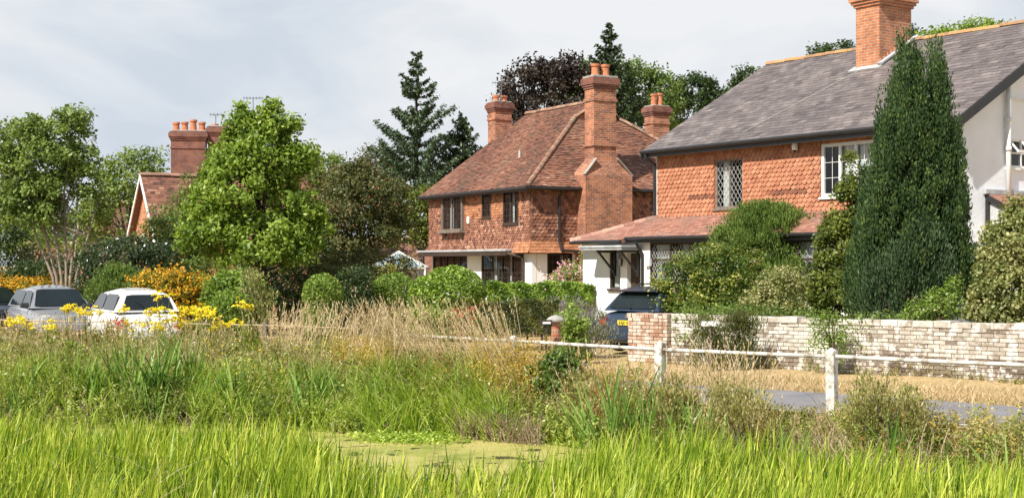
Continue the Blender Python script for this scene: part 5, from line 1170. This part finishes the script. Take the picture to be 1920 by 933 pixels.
class Bag:      # collects quads for one object
    def __init__(s): s.V = []; s.F = []; s.r = []; s.n = 0
    def add(s, V, F, r): s.V.append(V); s.F.append(F + s.n); s.r.append(r); s.n += len(V); return s
    def blades(s, x, y, z, h, w, lean, bend, g, r=None, **k):
        V, F_, sg = blade_verts(x, y, z, h, w, lean, bend, g, **k); r = g.random(len(x)) if r is None else r
        return s.add(V, F_, np.repeat(r, sg))
    def leaves(s, P, D, size, asp, g, r=None, mode='leaf'):
        V = leaf_quads(P, D, size, asp, mode, g); return s.add(V, quads(V), g.random(len(P)) if r is None else r)
    def build(s, name, mat, parent=None, off=(0, 0, 0)): return np_mesh(name, np.concatenate(s.V) - np.array(off), np.concatenate(s.F), M[mat], parent, np.concatenate(s.r))
dE = lambda p: np.interp(p, [-100, 0, 400, 850, 1050, 1200, 1500, 1700, 1920, 2050], [21.6, 21.5, 21.3, 20.3, 19.2, 18.5, 16.3, 15.2, 14.1, 13.5])
dF_ = lambda p: np.interp(p, [-100, 0, 640, 760, 963, 1240, 1560, 1920, 2050], [31.2, 30.4, 26.6, 23.6, 21.8, 19.6, 18.1, 16.5, 16.0])
hM = lambda p: np.interp(p, [-100, 60, 300, 450, 700, 1000, 1180, 1300, 1400, 1450, 1480, 1540, 1580, 1620, 1680, 1720, 1760, 1850, 1890, 2000], [.95, .92, .90, .85, .95, .85, .80, .76, .72, .46, .30, .28, .5, .85, .85, .6, .38, .42, .62, .7])
def spots(p0, p1, f0, f1, n, g):
    p = g.uniform(p0, p1, n); f = g.uniform(f0, f1, n); d = dE(p) + (dF_(p) - dE(p)) * f
    x = px(p, d); return x, d, gz(x, d), p, f
def leafy(bag, x, y, z, h, g, per=26, leaf=.055, spread=.13, lo=.05, asp=.42, stem=True, tone=None):
    n = len(x); az = g.uniform(0, 6.28, n); ln = g.uniform(0, .22, n)
    if stem: bag.blades(x, y, z, h, np.full(n, .009), ln, np.zeros(n), g, az=az, segs=2, r=g.uniform(.2, .6, n))
    t = g.uniform(lo, 1, (n, per)); rr = spread * (1.15 - t * .7) * np.sqrt(g.random((n, per))) * (h[:, None] + .3); a2 = g.uniform(0, 6.28, (n, per))
    X_ = x[:, None] + np.cos(az)[:, None] * ln[:, None] * t * h[:, None] + np.cos(a2) * rr; Y_ = y[:, None] + np.sin(az)[:, None] * ln[:, None] * t * h[:, None] + np.sin(a2) * rr
    Z_ = z[:, None] + t * h[:, None]; P = np.stack([X_, Y_, Z_], -1).reshape(-1, 3); D = np.stack([np.cos(a2), np.sin(a2), np.full_like(a2, .3)], -1).reshape(-1, 3)
    tn = np.clip(.5 + .42 * np.sin(x * 2.3 + y * .8) * np.sin(y * 1.9 - x * .7) + g.normal(0, .2, n), 0, 1) if tone is None else tone
    bag.leaves(P, D, leaf, asp, g, r=np.clip(np.repeat(tn, per) * .5 + g.random(n * per) * .5, 0, 1))
g = np.random.default_rng(77)
hh_ = lambda p, f, k0=.6, k1=1.05: hM(p) * g.uniform(k0, k1, len(p)) * (.72 + .28 * np.clip(f * 2, 0, 1)) * (.86 + .26 * np.sin(p * .041 + 2 * np.sin(f * 4)) * np.sin(p * .017 + f * 5))
b1 = Bag(); x, y, z, p, f = spots(-60, 2000, .0, .9, 1500, g); leafy(b1, x, y, z, hh_(p, f), g, per=30, leaf=.065)
x, y, z, p, f = spots(-60, 1300, -.03, .35, 700, g); leafy(b1, x, y, np.maximum(z, -.42), hh_(p, f, .4, .9), g, per=34, leaf=.075)
x, y, z, p, f = spots(1560, 1720, .1, .9, 190, g); leafy(b1, x, y, z, hh_(p, f, .6, 1.1), g, per=40, leaf=.045)
tag(b1.build('green_weeds', 'w_green'), kind='stuff')
b1 = Bag(); x, y, z, p, f = spots(-60, 2000, .05, 1.0, 2600, g); leafy(b1, x, y, z, hh_(p, f, .6, 1.12), g, per=30, leaf=.045, spread=.15)
x, y, z, p, f = spots(-60, 480, .5, 1.0, 420, g); leafy(b1, x, y, z, hh_(p, f, .8, 1.2), g, per=34, leaf=.04, spread=.16)
tag(b1.build('olive_weeds', 'w_olive'), kind='stuff')
# dry stalks with seed heads
b1 = Bag()
def stalks(p0, p1, f0, f1, n, h0, h1, lean0, lean1, side=math.pi, sd=.6):
    x, y, z, p, f = spots(p0, p1, f0, f1, n, g); h = g.uniform(h0, h1, n); az = g.normal(side, sd, n); ln = g.uniform(lean0, lean1, n); bd = g.uniform(.0, .25, n)
    r = g.uniform(.25, 1, n); b1.blades(x, y, z, h, np.full(n, .010), ln, bd, g, az=az, segs=3, tipw=.6, r=r)
    tx = x + np.cos(az) * (ln + bd) * h; ty = y + np.sin(az) * (ln + bd) * h; tz = z + h * (1 - .28 * bd)
    k = 7; s = np.tile(np.linspace(-.16, .05, k), n); dirx = np.repeat(np.cos(az) * (ln + 2 * bd), k); diry = np.repeat(np.sin(az) * (ln + 2 * bd), k)
    P = np.stack([np.repeat(tx, k) + dirx * s, np.repeat(ty, k) + diry * s, np.repeat(tz, k) + s], 1) + g.normal(size=(n * k, 3)) * .006
    b1.leaves(P, np.stack([dirx, diry, np.full(n * k, .8)], 1), .055, .28, g, r=np.repeat(r, k), mode='up')
stalks(500, 760, .35, 1.0, 430, .9, 1.45, .05, .4, 0.4, 1.2); stalks(740, 1000, .55, 1.0, 380, 1.0, 1.6, .15, .55)
stalks(-60, 520, .5, 1.0, 340, .8, 1.15, .0, .25, 0, 3); stalks(1000, 1260, .4, 1.0, 90, .7, 1.1, .05, .3, 0, 3); stalks(1270, 1420, .5, 1.3, 150, .7, 1.15, .05, .35, 0, 3)
stalks(1420, 1980, .1, .8, 90, .3, .62, .05, .35, 0, 3)
tag(b1.build('dry_grass', 'w_dry'), kind='stuff')
b1 = Bag()
def tufts(bag, p0, p1, f0, f1, n, h0, h1, w=.010, bend=(.1, .7), per=9, sp=.07):
    x, y, z, p, f = spots(p0, p1, f0, f1, n, g); x = np.repeat(x, per) + g.normal(size=n * per) * sp; y = np.repeat(y, per) + g.normal(size=n * per) * sp
    m = n * per; bag.blades(x, y, np.repeat(z, per), g.uniform(h0, h1, m), np.full(m, w), g.uniform(0, .35, m), g.uniform(*bend, m), g)
tufts(b1, -60, 1240, .2, 1.05, 1100, .35, .85)
tufts(b1, 1230, 2000, .0, .8, 420, .12, .32); tufts(b1, 1560, 1740, .1, .9, 120, .3, .7)
tufts(b1, 520, 1000, .4, 1.0, 500, .4, .8)
tag(b1.build('dry_grass', 'w_dry'), kind='stuff')
b1 = Bag(); tufts(b1, 690, 960, -.05, .75, 620, .35, .85, w=.024, sp=.10); tufts(b1, 360, 700, .0, .6, 260, .3, .7, w=.02); tufts(b1, -60, 1300, -.03, .25, 420, .25, .6, w=.02); tufts(b1, 30, 200, .1, .6, 160, .4, .7, w=.014)
tufts(b1, 1300, 1990, -.1, .3, 200, .2, .5, w=.014)
tag(b1.build('lime_grass', 'w_lime'), kind='stuff')
b1 = Bag(); x, y, z, p, f = spots(620, 740, .35, .95, 380, g); leafy(b1, x, y, z, g.uniform(.6, .95, len(x)), g, per=36, leaf=.04, spread=.12)
x, y, z, p, f = spots(880, 1020, .3, 1.0, 360, g); leafy(b1, x, y, z, g.uniform(.65, 1.05, len(x)), g, per=36, leaf=.04, spread=.12)
x, y, z, p, f = spots(1020, 1230, .4, 1.0, 120, g); leafy(b1, x, y, z, g.uniform(.5, .95, len(x)), g, per=30, leaf=.04, spread=.12)
x, y, z, p, f = spots(1750, 1990, .1, .9, 60, g); leafy(b1, x, y, z, g.uniform(.3, .55, len(x)), g, per=30, leaf=.04, spread=.12)
tag(b1.build('golden_weeds', 'w_gold'), kind='stuff')
b1 = Bag(); x, y, z, p, f = spots(640, 1240, .3, 1.0, 260, g); leafy(b1, x, y, z, g.uniform(.5, .95, len(x)), g, per=26, leaf=.04, spread=.08)
x, y, z, p, f = spots(1220, 1700, .0, .7, 150, g); leafy(b1, x, y, z, hM(p) * g.uniform(.5, 1, len(x)), g, per=26, leaf=.04, spread=.10)
tag(b1.build('rusty_weeds', 'w_rust'), kind='stuff')
b1 = Bag()
def twigs(p0, p1, f0, f1, n, h0, h1):
    x, y, z, p, f = spots(p0, p1, f0, f1, n, g); z = np.maximum(z, -.42); b1.blades(x, y, z, g.uniform(h0, h1, n), np.full(n, .009), g.uniform(0, .6, n), g.uniform(0, .5, n), g, segs=2, tipw=.5)
    m = n * 2; k = g.integers(0, n, m); P = np.stack([x[k], y[k], z[k]], 1) + np.abs(g.normal(size=(m, 3))) * np.array([0, 0, .16]) + g.normal(size=(m, 3)) * np.array([.08, .08, 0]); b1.leaves(P, g.normal(size=(m, 3)), .04, .35, g)
twigs(860, 1015, -.16, .22, 900, .2, .5); twigs(1470, 1640, .0, .6, 420, .25, .6); twigs(1230, 1320, .0, .5, 200, .25, .6); twigs(700, 880, -.05, .15, 260, .1, .35); twigs(1150, 1980, -.12, .15, 600, .1, .35); twigs(0, 700, -.04, .1, 300, .1, .35)
tag(b1.build('brown_twigs', 'w_brown'), kind='stuff')
b1 = Bag(); x, y, z, p, f = spots(-60, 1300, .2, 1.0, 420, g); k = 5; P = np.repeat(np.stack([x, y, z + hM(p) * g.uniform(.55, 1.05, len(x))], 1), k, 0) + g.normal(size=(len(x) * k, 3)) * .02
b1.leaves(P, g.normal(size=P.shape), .03, .7, g); tag(b1.build('pale_seed_heads', 'fl_cream'), kind='stuff')
b1 = Bag(); x, y, z, p, f = spots(380, 620, .1, .8, 200, g); k = 4; P = np.repeat(np.stack([x, y, z + hM(p) * g.uniform(.3, .9, len(x))], 1), k, 0) + g.normal(size=(len(x) * k, 3)) * .015
b1.leaves(P, g.normal(size=P.shape), .025, .8, g); tag(b1.build('small_yellow_flowers', 'fl_yellow'), kind='stuff')

# sword-leaved clumps, one object each
def iris(p_, d, h, n, spread, label, wdt=.038, lean=(.0, .35), bend=(0, .3), side=None):
    x0 = px(p_, d); z0 = max(float(gz(x0, d)), -.45); root = empty('iris_clump', (x0, d, z0), 0, label, 'plant', 'sword-leaved clumps on the bank')
    bg_ = Bag(); x = g.normal(size=n) * spread; y = g.normal(size=n) * spread * .7; az = g.uniform(0, 6.28, n) if side is None else g.normal(side, .5, n)
    bg_.blades(x, y, np.zeros(n), h * g.uniform(.6, 1.05, n), np.full(n, wdt) * g.uniform(.7, 1.2, n), g.uniform(*lean, n), g.uniform(*bend, n), g, az=az, segs=4, tipw=.05)
    bg_.build('leaves', 'iris', root)
    c = Bag(); m = n // 3; c.blades(x[:m], y[:m], np.full(m, .0), h * g.uniform(.2, .45, m), np.full(m, .02), g.uniform(.1, .5, m), g.uniform(.2, .8, m), g); c.build('dead_leaves', 'w_dry', root)
for a in [(222, 22.4, 1.1, 30, .12, 'tall sword-leaved clump below the gap between the two left cars'), (262, 22.0, 1.2, 46, .16, 'dense dark sword-leaved clump below the white hatchback'), (300, 22.2, 1.15, 34, .13, 'upright sword-leaved clump right of the densest one at left'),
          (180, 22.2, .8, 22, .12, 'short sword-leaved clump near the left side of the bank'), (360, 22.6, 1.1, 26, .1, 'slim sword-leaved clump below the big yellow flower heads'), (335, 24.2, 1.05, 16, .1, 'narrow blue green sword leaves standing behind the yellow flowers'),
          (566, 21.4, .95, 30, .13, 'fanned sword-leaved clump at the left end of the duckweed patch'), (598, 21.6, .95, 22, .1, 'second fanned sword-leaved clump beside the duckweed patch'), (648, 21.5, .8, 18, .1, 'pale narrow sword leaves left of the lime grass'),
          (690, 21.3, .75, 16, .1, 'small light sword-leaved tuft in the lime grass'), (885, 21.0, .95, 20, .12, 'sword leaves above the brown twigs'), (925, 21.2, .95, 16, .1, 'thin sword leaves right above the brown twigs'),
          (990, 20.6, .9, 18, .12, 'sword leaves beside the dark nettle clump'), (1320, 17.9, .85, 26, .09, 'tight upright clump left of the gap showing the lane'), (1675, 16.2, .9, 14, .08, 'upright sword leaves among weeds right of the near fence post'),
          (1885, 15.3, .75, 12, .1, 'sparse sword leaves near the right edge'), (60, 22.4, .8, 20, .12, 'blue green sword-leaved clump at the left edge of the bank'), (450, 22.0, .85, 20, .12, 'sword-leaved clump between the yellow flowers and the duckweed')]: iris(*a)
for k in range(26):      # more of the same growing thinly along the bank, told apart by what they stand by
    pk_ = [30, 110, 150, 205, 240, 285, 320, 385, 410, 480, 510, 540, 580, 620, 665, 710, 745, 790, 830, 905, 950, 1010, 1075, 1255, 1290, 1480][k]; fk = [.05, .3, .12, .5, .25, .02, .4, .1, .35, .06, .3, .15, .4, .2, .5, .1, .35, .2, .45, .3, .1, .4, .2, .3, .1, .2][k]
    iris(pk_, float(dE(pk_) + (dF_(pk_) - dE(pk_)) * fk), g.uniform(.65, 1.0), int(g.integers(12, 26)), .11, 'small loose sword-leaved tuft among the green weeds of the pond bank')
iris(1165, 18.9, 1.35, 60, .18, 'largest arching sword-leaved clump in front of the blue car', wdt=.034, lean=(.05, .45), bend=(.0, .35))
iris(1215, 18.6, 1.2, 26, .10, 'upright sword-leaved clump right of the largest one', wdt=.03)
iris(1120, 18.9, 1.0, 22, .12, 'leaning sword-leaved clump left of the largest one', wdt=.03, side=math.pi, lean=(.2, .6))

shrub('dark nettle-like clump on the bank beside the golden weeds', 20.4, [(1030, 720, 38, 55), (1050, 700, 30, 40), (1015, 755, 34, 46), (1075, 730, 28, 50)], 4800, .075, 'lf_mid', name='nettle_clump', clump=.16, group='bushy bank plants', limbs=6)
shrub('leafy bush of weeds right of the near white post', 16.6, [(1660, 750, 40, 44), (1625, 775, 24, 38), (1700, 790, 28, 34)], 2600, .05, 'w_olive', name='weed_clump', clump=.2, rag=.5, mode='up', asp=.35, group='bushy bank plants', limbs=6)
shrub('dense olive weed clump left of the gap showing the lane', 17.2, [(1390, 775, 38, 36), (1350, 770, 28, 40), (1430, 795, 30, 30)], 2600, .05, 'w_olive', name='weed_clump', clump=.2, rag=.5, mode='up', asp=.35, group='bushy bank plants', limbs=6)

for a in [(35, 25.0, 660, 50, 'w_olive', 'olive weed clump at the far left of the bank'), (125, 24.0, 655, 44, 'w_green', 'leafy green weed clump below the grey hatchback'), (205, 26.5, 630, 40, 'w_olive', 'pale olive weeds between the two left cars and the sword leaves'),
          (400, 24.0, 650, 44, 'w_olive', 'bushy olive weeds below the right end of the yellow flowers'), (455, 25.0, 640, 50, 'w_green', 'leafy weeds below the isolated yellow flower head'), (525, 24.0, 655, 52, 'w_olive', 'broad olive weed clump left of the rusty golden weeds'),
          (600, 24.5, 650, 40, 'w_green', 'darker weed clump just left of the rusty golden weeds'), (770, 22.0, 680, 36, 'w_olive', 'olive weeds below the left end of the white rail'), (835, 22.0, 690, 34, 'w_green', 'green weeds in the lime grass below the white rail'),
          (1095, 20.0, 715, 30, 'w_olive', 'olive weed clump between nettle clump and largest sword leaves'), (1265, 18.6, 730, 34, 'w_olive', 'olive weeds at the foot of the second near fence post')]:
    hh2 = 400 / a[1] * 6.5 / 2; shrub(a[5], a[1], [(a[0], a[2] + 34, a[3], 34), (a[0] - a[3] * .4, a[2] + 48, a[3] * .6, 34), (a[0] + a[3] * .5, a[2] + 40, a[3] * .5, 30), (a[0] + a[3] * .1, a[2] + 5, a[3] * .25, 22)], 2600, .06, a[4], name='weed_clump', clump=.17, rag=.4, mode='up', asp=.4, group='bushy bank plants', limbs=5, bark='bark_pale', trunk_r=.015)

# ragwort: each plant with its own flat yellow heads
def ragwort(p_, ytop, d, nh, label, spread=.22, sc_=1.0):
    x0 = px(p_, d); z0 = float(gz(x0, d)); zt = pz(ytop, d) - z0; root = empty('ragwort', (x0, d, z0), 0, label, 'wildflower', 'yellow ragwort plants in the weeds')
    st_ = Bag(); hd_ = Bag(); lf = Bag()
    for k in range(nh):
        hx, hy = g.normal() * spread, g.normal() * spread * .6; hz = zt - abs(g.normal()) * .07; az = math.atan2(hy, hx); ln = math.hypot(hx, hy) / hz
        st_.blades(np.zeros(1), np.zeros(1), np.zeros(1), np.array([hz]), np.array([.016]), np.array([ln * .3]), np.array([ln * .7]), g, az=np.array([az]), segs=3, tipw=.6)
        m = int(90 * sc_); rr = .12 * sc_ * np.sqrt(g.random(m)); a_ = g.uniform(0, 6.28, m)
        ns_ = 5; sc3 = np.stack([g.normal(size=ns_) * .07, g.normal(size=ns_) * .05, g.normal(size=ns_) * .035], 1) * sc_; si = g.integers(0, ns_, m); rr = rr * .42
        P = np.stack([hx + sc3[si, 0] + np.cos(a_) * rr, hy + sc3[si, 1] + np.sin(a_) * rr, hz + sc3[si, 2] - rr * .5 + g.normal(size=m) * .010], 1); D = np.stack([np.cos(a_) * .5, np.sin(a_) * .5 - .3, np.full(m, .8)], 1); hd_.leaves(P, D, .032, .9, g)
        t = g.random(12) * .25; st_.leaves(np.stack([hx * (1 - t), hy * (1 - t), hz * (1 - t * .5) - .03], 1), g.normal(size=(12, 3)), .03, .3, g)
    m = 60; t = g.uniform(.1, .85, m); a_ = g.uniform(0, 6.28, m); lf.leaves(np.stack([np.cos(a_) * .08, np.sin(a_) * .08, t * zt], 1), np.stack([np.cos(a_), np.sin(a_), t], 1), .09, .35, g)
    st_.build('stem', 'w_olive', root); lf.build('leaves', 'w_green', root); hd_.build('flower_heads', 'fl_yellow', root)
for a in [(14, 596, 25.5, 7, 'broad yellow flower head cluster at the left edge'), (60, 598, 25.8, 5, 'yellow flowers below the left side of the grey hatchback', .16), (132, 572, 26.4, 5, 'yellow flowers in front of the grey hatchback windscreen', .12), (165, 580, 26.2, 6, 'yellow flowers between the grey and the white hatchback', .14),
          (98, 598, 26.0, 3, 'small low yellow flower below the grey hatchback', .08, .7), (276, 577, 26.6, 3, 'small yellow flower head before the white hatchback rear window', .07), (300, 605, 25.6, 5, 'low yellow flower cluster below the white hatchback', .11), (258, 602, 25.8, 3, 'dull low yellow flowers left of the low cluster', .08, .7),
          (350, 574, 25.6, 12, 'largest yellow flower cluster right of the white hatchback', .24), (395, 585, 25.2, 8, 'yellow flowers at the right of the largest cluster', .18), (330, 590, 25.9, 6, 'yellow flowers at the left of the largest cluster', .16), (428, 600, 25.4, 4, 'small yellow flowers at the right end of the row', .10),
          (468, 562, 26.2, 4, 'isolated yellow flower head under the maple', .10), (305, 548, 28.4, 3, 'tall yellow flower above the white hatchback roof corner', .07), (240, 576, 27.0, 3, 'pale yellow flowers across the white hatchback rear', .1, .8)]: ragwort(*a)
x0, d0 = px(225, 25.8), 25.8; rt = empty('wild_rose', (x0, d0, 0), 0, 'single coral pink bloom in the weeds below the white hatchback', 'wildflower'); bg_ = Bag(); zt = pz(604, d0)
bg_.blades(np.zeros(5), np.zeros(5), np.zeros(5), np.full(5, zt), np.full(5, .014), g.uniform(0, .08, 5), np.zeros(5), g); bg_.leaves(g.normal(size=(60, 3)) * np.array([.1, .1, .25]) + np.array([0, 0, zt * .6]), g.normal(size=(60, 3)), .06, .5, g); bg_.build('stem', 'w_green', rt)
bg_ = Bag(); bg_.leaves(g.normal(size=(70, 3)) * np.array([.05, .04, .04]) + np.array([0, 0, zt]), g.normal(size=(70, 3)) + np.array([0, -1, .5]), .045, .9, g); bg_.build('petals', 'fl_red', rt)

# verge: parched grass between lane and wall, and round the gardens
b1 = Bag(); n = 15000; s_ = g.uniform(-9, 14, n); q_ = 3.4 + np.abs(g.normal(0, 1.3, n)); x = F0[0] + FDIR[0] * s_ + FNOR[0] * q_; y = F0[1] + FDIR[1] * s_ + FNOR[1] * q_
b1.blades(x, y, gz(x, y), g.uniform(.04, .16, n), np.full(n, .014), g.uniform(0, .8, n), g.uniform(0, .8, n), g, segs=2)
n = 5000; s_ = g.uniform(-9, 14, n); q_ = g.uniform(-.6, .62, n); x = F0[0] + FDIR[0] * s_ + FNOR[0] * q_; y = F0[1] + FDIR[1] * s_ + FNOR[1] * q_
b1.blades(x, y, gz(x, y), g.uniform(.05, .2, n), np.full(n, .012), g.uniform(0, .8, n), g.uniform(0, .8, n), g, segs=2)
tag(b1.build('verge_grass', 'w_dry'), kind='stuff')
b1 = Bag(); n = 260; s_ = g.uniform(1.2, 14, n); q_ = -g.uniform(.06, .3, n); x = gw_o[0] + gd[0] * s_ + .6585 * q_; y = gw_o[1] + gd[1] * s_ + .7526 * q_
leafy(b1, x, y, gz(x, y), g.uniform(.1, .4, n) * (.4 + .6 * (np.sin(s_ * 2.1) > .2)), g, per=18, leaf=.04); tag(b1.build('weeds_along_wall', 'w_olive'), kind='stuff')

# reed bed in the near pond: bright upright blades
dR = lambda p: np.interp(p, [-300, 0, 520, 640, 720, 980, 1040, 1100, 1200, 1420, 1500, 1920, 2200], [19.6, 19.3, 18.2, 15.0, 14.0, 13.6, 14.2, 15.4, 15.9, 15.2, 14.0, 13.7, 13.5])
b1 = Bag(); n = 50000; p = g.uniform(-120, 2040, n); dn = 8.6; u = g.random(n); d = dn + (dR(p) - dn) * u ** .8 + g.normal(size=n) * .10
x = px(p, d) + g.normal(size=n) * .02; cl = np.sin(x * 5.3 + 1.1 * np.sin(d * 3.7)) * np.sin(d * 4.9 + x * 2.1); keep = g.random(n) < .62 + .45 * cl
thin = np.where((p > 620) & (p < 1040), .62, 1.0) * np.where((p > 1430), .85, 1); keep &= g.random(n) < thin
x, d, p = x[keep], d[keep], p[keep]; n = len(x)
h = (.42 + .42 * g.random(n) ** 1.5) * (1 + .12 * np.sin(x * 2.3 + d)) * np.where((p > 1080) & (p < 1190) & (g.random(n) < .4), 1.2, 1)
h = np.minimum(h, np.where(p < 1000, np.clip(2.60 - .1173 * d, .14, 1) * (1 + .22 * np.sin(x * 2.7) * np.sin(x * .9 + 1)), 1) * g.uniform(.65, 1.22, n))
az = g.normal(-.2, 1.2, n); tone = np.clip(g.normal(.48, .30, n) + .14 * np.sin(x * 1.9 + d * 2.2), 0, 1)
b1.blades(x, d, np.full(n, -.42), h, g.uniform(.017, .034, n), g.uniform(.0, .25, n), np.abs(g.normal(0, .16, n)), g, az=az, segs=4, r=tone, tipw=.04)
tag(b1.build('reed_bed', 'reed'), kind='stuff')
b1 = Bag(); n = 9000; p = g.uniform(-120, 2040, n); d = dn + (dR(p) - dn) * g.random(n); x = px(p, d); kk_ = g.random(n) < .5 + .5 * np.sin(x * 1.3 + 2 * np.sin(d * .9)); x, d, p = x[kk_], d[kk_], p[kk_]; n = len(x)
b1.blades(x, d, np.full(n, -.42), np.minimum(g.uniform(.3, .66, n), np.where(p < 1000, np.clip(2.60 - .1173 * d, .14, 1), 1)), g.uniform(.012, .026, n), g.uniform(.0, .45, n), g.uniform(0, .5, n), g, segs=4)
tag(b1.build('sedge', 'reed_green'), kind='stuff')
b1 = Bag(); n = 6500; p = g.uniform(-120, 2040, n); d = dn + (dR(p) - dn) * g.random(n); x = px(p, d)
b1.blades(x, d, np.full(n, -.42), g.uniform(.2, .55, n) * np.where(d > 15, .6, 1), g.uniform(.012, .022, n), g.uniform(.1, .7, n), g.uniform(.2, 1.0, n), g, segs=4)
n = 500; p = g.uniform(-120, 2040, n); d = dn + (np.minimum(dR(p), 15) - dn) * g.random(n); x = px(p, d)
b1.blades(x, d, np.full(n, -.42), g.uniform(.5, .85, n), g.uniform(.006, .011, n), g.uniform(.1, .5, n), g.uniform(.1, .9, n), g, segs=4, tipw=.5)
tag(b1.build('dead_reeds', 'w_dry'), kind='stuff')
# scattered reeds in open water
b1 = Bag(); n = 420; p = g.choice([600, 660, 905, 960, 1010, 1060, 1290, 1350, 1500, 1560, 1640, 1800], n) + g.normal(size=n) * 14; d = np.minimum(dR(p) + np.abs(g.normal(0, .5, n)), dE(p) + .1); x = px(p, d)
b1.blades(x, d, np.full(n, -.42), g.uniform(.35, .7, n), g.uniform(.014, .024, n), g.uniform(0, .3, n), g.uniform(0, .4, n), g, segs=4)
tag(b1.build('reed_bed', 'reed'), kind='stuff')
# floating scum of brighter weed near the far bank
b1 = Bag(); n = 2600; p = g.normal(770, 48, n); d = 19.9 + g.normal(size=n) * .32; x = px(p, d); P = np.stack([x, d, np.full(n, -.385) + np.abs(g.normal(size=n)) * .03], 1); b1.leaves(P, np.tile((0, 0, 1.), (n, 1)), .05, .8, g)
tag(b1.build('pond_weed', 'w_lime'), kind='stuff')
